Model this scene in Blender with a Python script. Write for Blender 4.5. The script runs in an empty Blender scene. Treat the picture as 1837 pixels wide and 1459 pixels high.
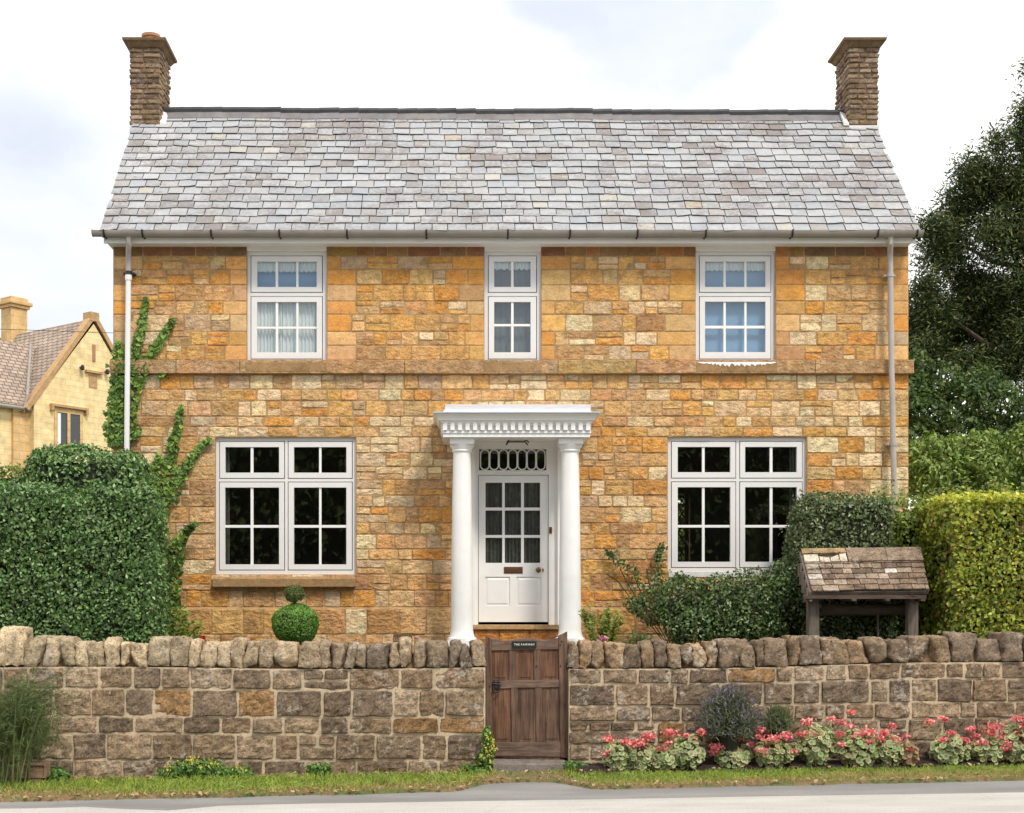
import bpy, math, random
import numpy as np
from mathutils import Vector, noise

sc = bpy.context.scene
COL = sc.collection
rnd = random.Random(7)
nprng = np.random.default_rng(11)

# ------------------------------------------------------------------ camera
EYE, FPX, CX, CY, IW, IH = 1.62, 2500.0, 808.0, 1103.0, 1837.0, 1459.0
cam = bpy.data.cameras.new('camera')
camo = bpy.data.objects.new('camera', cam); COL.objects.link(camo)
camo.location = (0, 0, EYE); camo.rotation_euler = (math.radians(90), 0, 0)
cam.sensor_width = 36.0; cam.sensor_fit = 'HORIZONTAL'
cam.lens = FPX / IW * 36.0
cam.shift_x = (IW / 2 - CX) / IW
cam.shift_y = (CY - IH / 2) / IW
cam.clip_start = 0.1; cam.clip_end = 2000
sc.camera = camo

# ------------------------------------------------------------------ world, sun, exposure
SUN_EL, SUN_AZ, SUN_STR, SUN_ANG = math.radians(52), math.radians(150), 2.3, math.radians(11)
sunv = Vector((math.sin(SUN_AZ) * math.cos(SUN_EL), math.cos(SUN_AZ) * math.cos(SUN_EL), math.sin(SUN_EL)))
world = bpy.data.worlds.new('World'); sc.world = world; world.use_nodes = True
sl = bpy.data.lights.new('sun', 'SUN'); sl.energy = SUN_STR; sl.angle = SUN_ANG; sl.color = (1.0, 0.93, 0.82)
so = bpy.data.objects.new('sun', sl); COL.objects.link(so)
so.rotation_mode = 'QUATERNION'; so.rotation_quaternion = sunv.to_track_quat('Z', 'Y'); so.location = (10, -10, 20)
vs = sc.view_settings
sc.display_settings.display_device = 'sRGB'
vs.view_transform = 'Standard'; vs.look = 'None'; vs.exposure = 0.27; vs.gamma = 1.0; vs.use_curve_mapping = False


class NT:
    """thin wrapper round a node tree"""
    def __init__(s, nt): s.nt = nt; nt.nodes.clear()
    def n(s, t, ins=None, **kw):
        nd = s.nt.nodes.new(t)
        for k, v in kw.items(): setattr(nd, k, v)
        for k, v in (ins or {}).items(): s.put(nd, k, v)
        return nd
    def put(s, nd, k, v):
        if isinstance(v, bpy.types.NodeSocket): s.nt.links.new(v, nd.inputs[k])
        elif isinstance(v, bpy.types.Node): s.nt.links.new(v.outputs[0], nd.inputs[k])
        else:
            if isinstance(v, tuple) and len(v) == 3 and nd.inputs[k].type == 'RGBA': v = (*v, 1)
            nd.inputs[k].default_value = v
    def math(s, op, a, b=0.0, c=0.0, clamp=False):
        nd = s.n('ShaderNodeMath', operation=op, use_clamp=clamp)
        s.put(nd, 0, a); s.put(nd, 1, b)
        if op in ('MULTIPLY_ADD', 'SMOOTH_MIN'): s.put(nd, 2, c)
        return nd.outputs[0]
    def mix(s, fac, a, b, blend='MIX'):
        nd = s.n('ShaderNodeMix', data_type='RGBA', blend_type=blend)
        s.put(nd, 0, fac); s.put(nd, 6, a); s.put(nd, 7, b)
        return nd.outputs[2]
    def ramp(s, fac, stops, interp='LINEAR'):
        nd = s.n('ShaderNodeValToRGB'); cr = nd.color_ramp; cr.interpolation = interp
        while len(cr.elements) < len(stops): cr.elements.new(0.5)
        for e, (p, c) in zip(cr.elements, stops):
            e.position = p; e.color = (c, c, c, 1) if not isinstance(c, tuple) else (*c, 1)
        s.put(nd, 0, fac); return nd.outputs[0]
    def noise(s, vec, scale, detail=4, rough=0.55, dist=0.0):
        nd = s.n('ShaderNodeTexNoise', {'Vector': vec, 'Scale': scale, 'Detail': detail, 'Roughness': rough, 'Distortion': dist})
        return nd.outputs[0]
    def scaled(s, vec, sx, sy, sz):
        nd = s.n('ShaderNodeMapping', {'Vector': vec}); nd.inputs['Scale'].default_value = (sx, sy, sz); return nd.outputs[0]
    def bump(s, h, strength=0.4, dist=0.01, nrm=None):
        nd = s.n('ShaderNodeBump', {'Height': h, 'Strength': strength, 'Distance': dist})
        if nrm is not None: s.put(nd, 'Normal', nrm)
        return nd.outputs[0]


def build_world():
    t = NT(world.node_tree)
    out = t.n('ShaderNodeOutputWorld'); bg = t.n('ShaderNodeBackground'); bg.inputs[1].default_value = 0.1
    sky = t.n('ShaderNodeTexSky', sky_type='NISHITA', sun_disc=False, sun_elevation=SUN_EL, sun_rotation=SUN_AZ)
    d = t.n('ShaderNodeTexCoord').outputs['Generated']
    n1 = t.noise(t.scaled(d, 1, 1, 2.2), 2.6, 6, 0.55, 0.3)
    n2 = t.noise(t.scaled(d, 1, 1, 2.0), 7.0, 5, 0.5)
    def spot(v, lo, hi):
        v = Vector(v).normalized()
        dp = t.n('ShaderNodeVectorMath', operation='DOT_PRODUCT'); t.put(dp, 0, d); dp.inputs[1].default_value = v
        jit = t.math('MULTIPLY_ADD', n2, 0.012, dp.outputs['Value'])
        mr = t.n('ShaderNodeMapRange', {'Value': jit, 'From Min': lo, 'From Max': hi}, interpolation_type='SMOOTHSTEP')
        return mr.outputs[0]
    # dull blue grey undersides of cloud, bright white elsewhere
    g = t.math('MULTIPLY', spot((-0.36, 1.0, 0.20), 0.980, 1.003), 1.0)
    g = t.math('MAXIMUM', g, t.math('MULTIPLY', spot((0.14, 1.0, 0.475), 0.9978, 1.004), 1.0))
    g = t.math('MULTIPLY', g, t.ramp(n1, [(0.32, 0.55), (0.6, 1.0)]), clamp=True)
    cloud = t.mix(g, (12.6, 12.5, 12.4), (6.7, 7.2, 8.15))
    hole = spot((-0.03, -1.0, 0.30), 0.80, 0.93)
    hole = t.math('MAXIMUM', hole, t.math('MULTIPLY', spot((-0.274, 1.0, 0.425), 0.9990, 1.0060), 0.35))
    hole = t.math('MULTIPLY', hole, t.ramp(n1, [(0.25, 1.0), (0.75, 0.55)]))
    c = t.mix(hole, cloud, sky.outputs[0])
    t.put(bg, 0, c); t.put(out, 0, bg)
build_world()

# ------------------------------------------------------------------ helpers: space
def X(px, D): return (px - CX) * D / FPX
def Z(py, D): return EYE + (CY - py) * D / FPX
def R(x0, x1, y0, y1, D): return (X(x0, D), X(x1, D), Z(y1, D), Z(y0, D))
def gz(x): return 0.016 * max(-12.0, min(12.0, x))     # the lane climbs a little towards +X
GARDEN = 1.10
ORIG = {}

def meta(o, label=None, cat=None, group=None, kind=None):
    if label: o['label'] = label
    if cat: o['category'] = cat
    if group: o['group'] = group
    if kind: o['kind'] = kind
    return o

def thing(name, loc, label, cat, group=None, kind='thing', rot=0):
    o = bpy.data.objects.new(name, None); COL.objects.link(o)
    o.empty_display_size = 0.2
    o.location = loc; o.rotation_euler = (0, 0, rot)
    ORIG[o.name] = Vector(loc)
    return meta(o, label, cat, group, kind)

# ------------------------------------------------------------------ helpers: mesh
class MB:
    def __init__(s): s.V = []; s.F = []; s.M = []; s.C = []; s.hascol = False
    def add(s, vs_, fs, mi=0, col=None):
        b = len(s.V); s.V.extend(tuple(v) for v in vs_)
        s.F.extend(tuple(b + i for i in f) for f in fs); s.M.extend([mi] * len(fs))
        if col is None: s.C.extend([(1, 1, 1, 1)] * len(vs_))
        else:
            s.hascol = True
            if isinstance(col, list): s.C.extend([(*c[:3], 1) for c in col])
            else: s.C.extend([(*col[:3], 1)] * len(vs_))
        return b
    def hexa(s, p, mi=0, col=None):
        """8 corners: bottom ring 0-3 (ccw seen from above), top ring 4-7"""
        s.add(p, [(3, 2, 1, 0), (4, 5, 6, 7), (0, 1, 5, 4), (1, 2, 6, 5), (2, 3, 7, 6), (3, 0, 4, 7)], mi, col)
    def box(s, x0, x1, y0, y1, z0, z1, mi=0, col=None):
        s.hexa([(x0, y0, z0), (x1, y0, z0), (x1, y1, z0), (x0, y1, z0), (x0, y0, z1), (x1, y0, z1), (x1, y1, z1), (x0, y1, z1)], mi, col)
    def quad(s, a, b, c, d, mi=0, col=None): s.add([a, b, c, d], [(0, 1, 2, 3)], mi, col)
    def tube(s, pts, rad, n=8, mi=0, col=None, cap=True):
        pts = [Vector(p) for p in pts]
        if not isinstance(rad, (list, tuple)): rad = [rad] * len(pts)
        vs_ = []; fs = []
        for i, p in enumerate(pts):
            a = pts[max(i - 1, 0)]; b = pts[min(i + 1, len(pts) - 1)]
            t = (b - a).normalized(); u = t.orthogonal().normalized() if abs(t.z) > 0.9 else t.cross(Vector((0, 0, 1))).normalized()
            if abs(t.z) > 0.9: u = Vector((1, 0, 0)) - t * t.x; u.normalize()
            w = t.cross(u)
            for k in range(n):
                an = 2 * math.pi * k / n
                vs_.append(p + (u * math.cos(an) + w * math.sin(an)) * rad[i])
        for i in range(len(pts) - 1):
            for k in range(n):
                fs.append((i * n + k, i * n + (k + 1) % n, (i + 1) * n + (k + 1) % n, (i + 1) * n + k))
        if cap:
            fs.append(tuple(range(n))[::-1]); fs.append(tuple((len(pts) - 1) * n + k for k in range(n)))
        s.add(vs_, fs, mi, col)
    def lathe(s, cx, cy, prof, n=28, mi=0, square=False):
        vs_ = []; fs = []
        for r, z in prof:
            for k in range(n):
                an = 2 * math.pi * k / n
                vs_.append((cx + r * math.cos(an), cy + r * math.sin(an), z))
        for i in range(len(prof) - 1):
            for k in range(n):
                fs.append((i * n + k, i * n + (k + 1) % n, (i + 1) * n + (k + 1) % n, (i + 1) * n + k))
        fs.append(tuple(range(n))[::-1]); fs.append(tuple((len(prof) - 1) * n + k for k in range(n)))
        s.add(vs_, fs, mi)
    def plate(s, rect, holes, y0, y1, mi=0, rmi=None):
        """upright sheet of real thickness facing -Y with rectangular holes"""
        rmi = mi if rmi is None else rmi
        x0, x1, z0, z1 = rect
        xs = sorted({x0, x1, *[min(max(v, x0), x1) for h in holes for v in h[:2]]})
        zs = sorted({z0, z1, *[min(max(v, z0), z1) for h in holes for v in h[2:]]})
        def solid(i, j):
            if i < 0 or j < 0 or i >= len(xs) - 1 or j >= len(zs) - 1: return False
            cx = (xs[i] + xs[i + 1]) / 2; cz = (zs[j] + zs[j + 1]) / 2
            return not any(h[0] < cx < h[1] and h[2] < cz < h[3] for h in holes)
        for i in range(len(xs) - 1):
            for j in range(len(zs) - 1):
                if not solid(i, j): continue
                a, b, c, d = xs[i], xs[i + 1], zs[j], zs[j + 1]
                s.quad((a, y0, c), (b, y0, c), (b, y0, d), (a, y0, d), mi)
                s.quad((b, y1, c), (a, y1, c), (a, y1, d), (b, y1, d), mi)
                if not solid(i - 1, j): s.quad((a, y1, c), (a, y0, c), (a, y0, d), (a, y1, d), rmi)
                if not solid(i + 1, j): s.quad((b, y0, c), (b, y1, c), (b, y1, d), (b, y0, d), rmi)
                if not solid(i, j - 1): s.quad((a, y1, c), (b, y1, c), (b, y0, c), (a, y0, c), rmi)
                if not solid(i, j + 1): s.quad((a, y0, d), (b, y0, d), (b, y1, d), (a, y1, d), rmi)
    def build(s, name, mats, parent=None, origin=None, local=False, smooth=False, bevel=0.0, autosmooth=None):
        me = bpy.data.meshes.new(name)
        off = Vector((0, 0, 0))
        if not local:
            if parent is not None: off = ORIG[parent.name]
            elif origin is not None: off = Vector(origin)
        me.from_pydata([(v[0] - off.x, v[1] - off.y, v[2] - off.z) for v in s.V], [], s.F)
        for m in (mats if isinstance(mats, (list, tuple)) else [mats]): me.materials.append(m)
        me.polygons.foreach_set('material_index', s.M)
        if s.hascol:
            ca = me.color_attributes.new('Col', 'FLOAT_COLOR', 'POINT')
            ca.data.foreach_set('color', np.array(s.C, dtype=np.float32).ravel())
        if smooth: me.polygons.foreach_set('use_smooth', [True] * len(me.polygons))
        if autosmooth:
            me.polygons.foreach_set('use_smooth', [True] * len(me.polygons))
            me.set_sharp_from_angle(angle=math.radians(autosmooth))
        me.update()
        o = bpy.data.objects.new(name, me); COL.objects.link(o)
        if parent is not None:
            o.parent = parent; ORIG[o.name] = off if not local else Vector((0, 0, 0))
        else:
            o.location = off; ORIG[o.name] = off
        if bevel:
            md = o.modifiers.new('bevel', 'BEVEL'); md.width = bevel; md.segments = 2; md.limit_method = 'ANGLE'; md.angle_limit = math.radians(40)
            md.harden_normals = False
        return o

def stone(mb, O, U, V, N, u0, u1, v0, v1, col, relief=0.012, rough=0.006, edge=0.012, jit=0.006, mi=0, step=0.055, depth=0.02):
    """one dressed stone: pillowed front, wavering arrises, sides running back into the mortar"""
    w = u1 - u0; h = v1 - v0
    if w < 0.02 or h < 0.015: return
    nx = max(2, min(14, int(w / step))); nz = max(2, min(8, int(h / step)))
    eu = min(edge / w, 0.2); ev = min(edge / h, 0.25)
    us = [0.0, eu] + [eu + (1 - 2 * eu) * i / nx for i in range(1, nx)] + [1 - eu, 1.0]
    vs_ = [0.0, ev] + [ev + (1 - 2 * ev) * i / nz for i in range(1, nz)] + [1 - ev, 1.0]
    sd = rnd.uniform(0, 500); tu = rnd.uniform(-1, 1) * rough; tv = rnd.uniform(-1, 1) * rough; pr = rnd.uniform(-0.5, 1) * rough
    P = []; nu = len(us); nv = len(vs_)
    for b in vs_:
        for a in us:
            pu = u0 + a * w; pv = v0 + b * h
            du = noise.noise((pu * 9 + sd, pv * 9, sd)) * jit; dv = noise.noise((pu * 9, pv * 9 + sd, sd + 40)) * jit
            rim = a in (0.0, 1.0) or b in (0.0, 1.0)
            corner = min(a, 1 - a) * w + min(b, 1 - b) * h
            if corner < edge * 2.0:
                k = edge * 0.5 * (1 - corner / (edge * 2.0))
                du += k if a < 0.5 else -k; dv += k if b < 0.5 else -k
            if rim: o_ = -depth
            else:
                o_ = relief * 0.6 + pr + tu * (a - 0.5) * 2 + tv * (b - 0.5) * 2
                o_ += relief * (1 - max(abs(2 * a - 1) ** 4, abs(2 * b - 1) ** 4)) * 0.6
                o_ += noise.noise((pu * 14 + sd, pv * 18, sd * 2)) * rough * 1.6 + noise.noise((pu * 40 + sd, pv * 40, sd * 3)) * rough * 0.8
            P.append(O + U * (pu + du) + V * (pv + dv) + N * o_)
    F = []
    for j in range(nv - 1):
        for i in range(nu - 1):
            q = j * nu + i; F.append((q, q + 1, q + nu + 1, q + nu))
    mb.add(P, F, mi, col)

def zfill(za, zb, h, r, jit=0.18):
    n = max(1, round((zb - za) / h)); w = [1 + r.uniform(-jit, jit) for _ in range(n)]; s = sum(w); out = [za]
    for k in w: out.append(out[-1] + (zb - za) * k / s)
    out[-1] = zb
    return out

def intervals(x0, x1, z0, z1, openings):
    iv = [(x0, x1)]
    for (a, b, c, d) in openings:
        if d <= z0 + 0.01 or c >= z1 - 0.01: continue
        nx = []
        for (p, q) in iv:
            if b <= p or a >= q: nx.append((p, q)); continue
            if a > p: nx.append((p, a))
            if b < q: nx.append((b, q))
        iv = nx
    return iv

# ------------------------------------------------------------------ materials
def new_mat(name):
    m = bpy.data.materials.new(name); m.use_nodes = True
    t = NT(m.node_tree)
    t.out = t.n('ShaderNodeOutputMaterial'); t.b = t.n('ShaderNodeBsdfPrincipled')
    t.put(t.out, 0, t.b)
    t.co = t.n('ShaderNodeTexCoord').outputs['Object']
    return m, t

def attr(t): return t.n('ShaderNodeAttribute', attribute_name='Col').outputs['Color']

def m_stone(name, grain=0.35, bump=0.5, stain=0.3, staincol=(0.20, 0.12, 0.06), spots=0.0, orange=0.0, flat=None, scale=1.0, patch=0.0, chip=0.0):
    m, t = new_mat(name)
    base = attr(t) if flat is None else t.mix(0.0, flat, flat)
    big = t.noise(t.co, 1.3 * scale, 5, 0.6, 0.4)
    mid = t.noise(t.co, 9 * scale, 6, 0.65)
    fine = t.noise(t.co, 55 * scale, 4, 0.7)
    streak = t.noise(t.scaled(t.co, 6, 6, 22), 2.2 * scale, 4, 0.6, 1.2)
    if patch:
        pn = t.noise(t.co, 4.6, 5, 0.65, 0.8); pn2 = t.noise(t.scaled(t.co, 1, 1, 1.6), 7.3, 4, 0.6, 0.5)
        base = t.mix(t.math('MULTIPLY', t.ramp(pn, [(0.5, 0.0), (0.66, 1.0)]), patch), base, (0.60, 0.28, 0.06))
        base = t.mix(t.math('MULTIPLY', t.ramp(pn2, [(0.54, 0.0), (0.7, 1.0)]), patch), base, (0.74, 0.60, 0.38))
        base = t.mix(t.math('MULTIPLY', t.ramp(pn2, [(0.28, 1.0), (0.43, 0.0)]), patch * 0.55), base, (0.34, 0.205, 0.10))
    c = t.mix(1.0, base, t.ramp(mid, [(0.28, 1 - grain), (0.5, 1.0), (0.75, 1 + grain * 0.7)]), 'MULTIPLY')
    c = t.mix(1.0, c, t.ramp(fine, [(0.25, 1 - grain), (0.5, 1.0), (0.8, 1 + grain * 0.8)]), 'MULTIPLY')
    c = t.mix(1.0, c, t.ramp(streak, [(0.3, 0.82), (0.6, 1.08)]), 'MULTIPLY')
    c = t.mix(t.math('MULTIPLY', t.ramp(big, [(0.45, 0.0), (0.72, 1.0)]), stain), c, staincol)
    pits = t.ramp(t.noise(t.co, 32 * scale, 3, 0.6), [(0.28, 1.0), (0.36, 0.0)])
    c = t.mix(t.math('MULTIPLY', pits, 0.55), c, (0.07, 0.04, 0.02))
    if spots:
        v = t.ramp(t.math('MULTIPLY', t.noise(t.co, 20 * scale, 5, 0.75), t.ramp(t.noise(t.co, 3.2, 3), [(0.4, 0.75), (0.65, 1.2)])), [(0.58, 0.0), (0.66, 1.0)])
        c = t.mix(t.math('MULTIPLY', v, spots), c, (0.55, 0.50, 0.42))
    if orange:
        v = t.ramp(t.noise(t.co, 3.3, 5, 0.7), [(0.66, 0.0), (0.73, 1.0)])
        c = t.mix(t.math('MULTIPLY', v, orange), c, (0.42, 0.17, 0.035))
    t.put(t.b, 'Base Color', c); t.b.inputs['Roughness'].default_value = 0.9
    t.b.inputs['Specular IOR Level'].default_value = 0.2
    h = t.math('ADD', t.math('MULTIPLY', mid, 1.0), t.math('MULTIPLY', fine, 0.5))
    h = t.math('SUBTRACT', h, t.math('MULTIPLY', pits, 0.5))
    if chip:
        ck = t.n('ShaderNodeTexVoronoi', {'Vector': t.scaled(t.co, 1, 1, 1.7), 'Scale': 15.0, 'Randomness': 1.0}); ck.feature = 'SMOOTH_F1'
        rf = t.noise(t.co, 21, 3, 0.5, 2.0)
        h = t.math('ADD', h, t.math('MULTIPLY', t.math('ADD', ck.outputs['Distance'], rf), chip))
    t.put(t.b, 'Normal', t.bump(h, bump, 0.02))
    return m

def m_plain(name, col, rough=0.5, var=0.06, scale=8.0, bump=0.0, spec=0.5, metal=0.0, dirt=0.0, dirtcol=(0.25, 0.22, 0.17)):
    m, t = new_mat(name)
    nz = t.noise(t.co, scale, 5, 0.6)
    c = t.mix(1.0, col, t.ramp(nz, [(0.3, 1 - var), (0.7, 1 + var)]), 'MULTIPLY')
    if dirt:
        c = t.mix(t.math('MULTIPLY', t.ramp(t.noise(t.co, scale * 0.6, 7, 0.7, 0.5), [(0.5, 0.0), (0.75, 1.0)]), dirt), c, dirtcol)
    t.put(t.b, 'Base Color', c)
    t.b.inputs['Roughness'].default_value = rough; t.b.inputs['Metallic'].default_value = metal
    t.b.inputs['Specular IOR Level'].default_value = spec
    if bump: t.put(t.b, 'Normal', t.bump(t.noise(t.co, scale * 5, 4), bump, 0.01))
    return m

def m_wood(name, c1, c2, sx=40, sz=3.0):
    m, t = new_mat(name)
    g = t.noise(t.scaled(t.co, sx, sx, sz), 1.0, 6, 0.65, 0.6)
    g2 = t.noise(t.co, 3.0, 5, 0.6)
    c = t.mix(t.ramp(g, [(0.3, 0.0), (0.68, 1.0)]), c1, c2)
    c = t.mix(1.0, c, t.ramp(g2, [(0.3, 0.65), (0.7, 1.25)]), 'MULTIPLY')
    crack = t.ramp(t.noise(t.scaled(t.co, sx * 1.6, sx * 1.6, sz * 0.5), 1.0, 4, 0.6), [(0.28, 1.0), (0.36, 0.0)])
    c = t.mix(t.math('MULTIPLY', crack, 0.7), c, (0.02, 0.012, 0.008))
    t.put(t.b, 'Base Color', c); t.b.inputs['Roughness'].default_value = 0.8
    t.b.inputs['Specular IOR Level'].default_value = 0.25
    t.put(t.b, 'Normal', t.bump(t.math('SUBTRACT', g, crack), 0.5, 0.006))
    return m

def m_leaf(name, rough=0.5, trans=0.25, spec=0.4, scale=6.0):
    m, t = new_mat(name)
    c = t.mix(1.0, attr(t), t.ramp(t.noise(t.co, scale, 3), [(0.3, 0.75), (0.7, 1.25)]), 'MULTIPLY')
    t.put(t.b, 'Base Color', c); t.b.inputs['Roughness'].default_value = rough
    t.b.inputs['Specular IOR Level'].default_value = spec
    tr = t.n('ShaderNodeBsdfTranslucent'); t.put(tr, 0, t.mix(1.0, c, (1.15, 1.25, 0.55), 'MULTIPLY'))
    ms = t.n('ShaderNodeMixShader'); ms.inputs[0].default_value = trans
    t.put(ms, 1, t.b); t.put(ms, 2, tr); t.put(t.out, 0, ms)
    return m

def m_glass(name, f0=0.09, tint=(0.93, 0.95, 0.94)):
    m, t = new_mat(name)
    lw = t.n('ShaderNodeLayerWeight'); lw.inputs[0].default_value = 0.5
    fr = t.math('MULTIPLY_ADD', t.math('POWER', lw.outputs['Facing'], 5.0), 1 - f0, f0)
    tr = t.n('ShaderNodeBsdfTransparent'); t.put(tr, 0, tint)
    gl = t.n('ShaderNodeBsdfGlossy'); gl.inputs['Roughness'].default_value = 0.004
    nb = t.bump(t.noise(t.co, 2.2, 2), 0.02, 0.05); t.put(gl, 'Normal', nb)
    ms = t.n('ShaderNodeMixShader'); t.put(ms, 0, fr); t.put(ms, 1, tr); t.put(ms, 2, gl); t.put(t.out, 0, ms)
    return m

MS_house = m_stone('cotswold_stone', 0.42, 0.62, 0.22, (0.34, 0.21, 0.10), patch=0.36, chip=1.5)
MS_ash = m_stone('ashlar_stone', 0.26, 0.4, 0.25, (0.36, 0.20, 0.08), patch=0.12)
MS_mortar = m_stone('house_mortar', 0.3, 0.5, 0.3, flat=(0.42, 0.275, 0.135))
MS_wall = m_stone('garden_stone', 0.75, 0.9, 0.35, (0.10, 0.075, 0.05), spots=0.5, orange=0.55)
MS_cope = m_stone('coping_stone', 0.7, 1.0, 0.35, (0.13, 0.10, 0.07), spots=0.6, orange=0.5)
MS_wmortar = m_stone('lime_mortar', 0.22, 0.6, 0.45, (0.26, 0.20, 0.13), flat=(0.58, 0.47, 0.325))
MS_chim = m_stone('chimney_stone', 0.5, 0.9, 0.3, (0.16, 0.11, 0.07), spots=0.35, orange=0.35)
MS_cap = m_stone('cap_stone', 0.4, 0.6, 0.6, (0.10, 0.07, 0.045), flat=(0.22, 0.145, 0.08))
MS_sill = m_stone('sill_stone', 0.3, 0.4, 0.4, (0.20, 0.13, 0.07), spots=0.2, flat=(0.34, 0.21, 0.10))
MS_step = m_stone('step_stone', 0.4, 0.6, 0.5, (0.06, 0.05, 0.045), flat=(0.21, 0.18, 0.155))
MS_blk = m_stone("carved_stone", 0.3, 0.5, 0.3, (0.16, 0.10, 0.06), flat=(0.30, 0.20, 0.125))
MS_thresh = m_stone('threshold_stone', 0.25, 0.3, 0.15, flat=(0.50, 0.32, 0.16))
M_white = m_plain('white_paint', (0.86, 0.855, 0.84), 0.35, 0.03, 4, dirt=0.12, dirtcol=(0.5, 0.48, 0.44))
M_frame = m_plain('window_paint', (0.76, 0.745, 0.735), 0.35, 0.03, 5)
M_fascia = m_plain('fascia_paint', (0.82, 0.81, 0.78), 0.4, 0.04, 2, dirt=0.15, dirtcol=(0.45, 0.43, 0.38))
M_gutter = m_plain('gutter_grey', (0.30, 0.275, 0.245), 0.5, 0.12, 4, dirt=0.3)
M_pipe = m_plain('pipe_grey', (0.42, 0.385, 0.36), 0.5, 0.08, 3, dirt=0.3)
M_pipewhite = m_plain('pipe_white', (0.78, 0.78, 0.79), 0.4, 0.03, 3)
M_black = m_plain('black_iron', (0.02, 0.018, 0.018), 0.5, 0.2, 20)
M_lead = m_plain('lead_sheet', (0.55, 0.60, 0.68), 0.45, 0.12, 5, dirt=0.35, dirtcol=(0.3, 0.32, 0.36))
M_flash = m_plain('mortar_flashing', (0.68, 0.67, 0.66), 0.8, 0.1, 9, dirt=0.3)
M_brass = m_plain('brass', (0.22, 0.14, 0.06), 0.35, 0.1, 20, metal=0.8)
M_copper = m_plain('letterbox_metal', (0.15, 0.07, 0.035), 0.4, 0.1, 20, metal=0.5)
M_terra = m_plain('terracotta', (0.42, 0.20, 0.11), 0.8, 0.15, 12, dirt=0.3, dirtcol=(0.4, 0.36, 0.3))
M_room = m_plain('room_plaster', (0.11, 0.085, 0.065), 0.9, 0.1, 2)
M_net = m_plain('net_curtain', (0.80, 0.82, 0.82), 0.9, 0.04, 3)
M_skyblue = m_plain('painted_sky_blue', (0.24, 0.41, 0.64), 0.8, 0.05, 1.2)  # blue painted for the sky mirrored in the upper panes
M_dblind = m_plain('dark_blind', (0.17, 0.165, 0.155), 0.8, 0.1, 1.2)
M_dcurt = m_plain('door_curtain', (0.17, 0.16, 0.15), 0.9, 0.12, 4)
M_glass = m_glass('window_glass')
M_sledge = m_plain('slate_edge', (0.075, 0.065, 0.062), 0.8, 0.4, 14)  # joint dirt, plus the shade line under each course painted dark
M_ridge = m_plain('ridge_tile', (0.17, 0.16, 0.165), 0.6, 0.25, 5, bump=0.3, dirt=0.3, dirtcol=(0.3, 0.22, 0.14))
M_roll = m_plain('ridge_roll', (0.035, 0.035, 0.04), 0.6, 0.3, 6, bump=0.3)
M_oak = m_wood('weathered_oak', (0.06, 0.033, 0.022), (0.20, 0.125, 0.085))
M_oakr = m_wood('red_oak_panel', (0.055, 0.027, 0.017), (0.23, 0.118, 0.07))
M_oakh = m_wood('oak_rail', (0.075, 0.045, 0.033), (0.23, 0.155, 0.115), sx=4, sz=40)
M_oldwood = m_wood('well_timber', (0.07, 0.055, 0.045), (0.22, 0.18, 0.15))
M_oldwoodh = m_wood('well_beam', (0.05, 0.035, 0.028), (0.13, 0.09, 0.07), sx=4, sz=40)
M_board = m_plain('name_board', (0.015, 0.017, 0.016), 0.4, 0.1, 20)
M_letter = m_plain('letter_white', (0.8, 0.79, 0.76), 0.6, 0.02, 9)
M_leafg = m_leaf('glossy_leaf', 0.36, 0.18, 0.5)
M_leaf = m_leaf('leaf', 0.5, 0.28, 0.35)
M_yew = m_leaf('yew_leaf', 0.6, 0.12, 0.25, 0.8)
M_petal = m_leaf('petal', 0.6, 0.3, 0.2)
M_bark = m_wood('bark', (0.04, 0.028, 0.02), (0.13, 0.09, 0.065), 9, 2)
M_stem = m_plain('green_stem', (0.12, 0.16, 0.05), 0.6, 0.2, 20)
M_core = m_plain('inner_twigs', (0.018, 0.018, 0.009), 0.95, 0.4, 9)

def m_slate():
    m, t = new_mat('roof_slate')
    base = attr(t)
    wear = t.n('ShaderNodeAttribute', attribute_name='Wear').outputs['Fac']
    mid = t.noise(t.co, 7, 6, 0.65); fine = t.noise(t.scaled(t.co, 16, 34, 34), 1.4, 6, 0.72)
    c = t.mix(1.0, base, t.ramp(mid, [(0.3, 0.92), (0.7, 1.08)]), 'MULTIPLY')
    f = t.math('ADD', t.math('MULTIPLY', wear, 0.36), t.math('MULTIPLY', fine, 0.95)); f = t.math('SUBTRACT', f, 0.12)
    f = t.math('ADD', f, t.math('MULTIPLY_ADD', t.noise(t.co, 0.9, 5, 0.65), 1.0, -0.52))
    c = t.mix(t.math('MULTIPLY', t.ramp(f, [(0.52, 0.0), (0.72, 1.0)]), 0.72), c, (0.165, 0.125, 0.108))
    pale = t.ramp(t.noise(t.scaled(t.co, 9, 14, 14), 1.0, 6, 0.75), [(0.58, 0.0), (0.66, 1.0)])
    c = t.mix(t.math('MULTIPLY', pale, 0.55), c, (0.58, 0.55, 0.49))
    t.put(t.b, 'Base Color', c); t.b.inputs['Roughness'].default_value = 0.55; t.b.inputs['Specular IOR Level'].default_value = 0.4
    t.put(t.b, 'Normal', t.bump(t.math('ADD', mid, fine), 0.25, 0.008))
    return m
M_slate = m_slate()

def m_ground():
    m, t = new_mat('soil_and_grass')
    n1 = t.noise(t.co, 0.7, 6, 0.6); n2 = t.noise(t.co, 26, 5, 0.7)
    c = t.mix(t.ramp(n1, [(0.42, 0.0), (0.6, 1.0)]), (0.05, 0.07, 0.022), (0.085, 0.07, 0.035))
    c = t.mix(1.0, c, t.ramp(n2, [(0.3, 0.6), (0.7, 1.35)]), 'MULTIPLY')
    t.put(t.b, 'Base Color', c); t.b.inputs['Roughness'].default_value = 0.95
    t.put(t.b, 'Normal', t.bump(n2, 0.6, 0.03)); return m
M_ground = m_ground()

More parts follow.
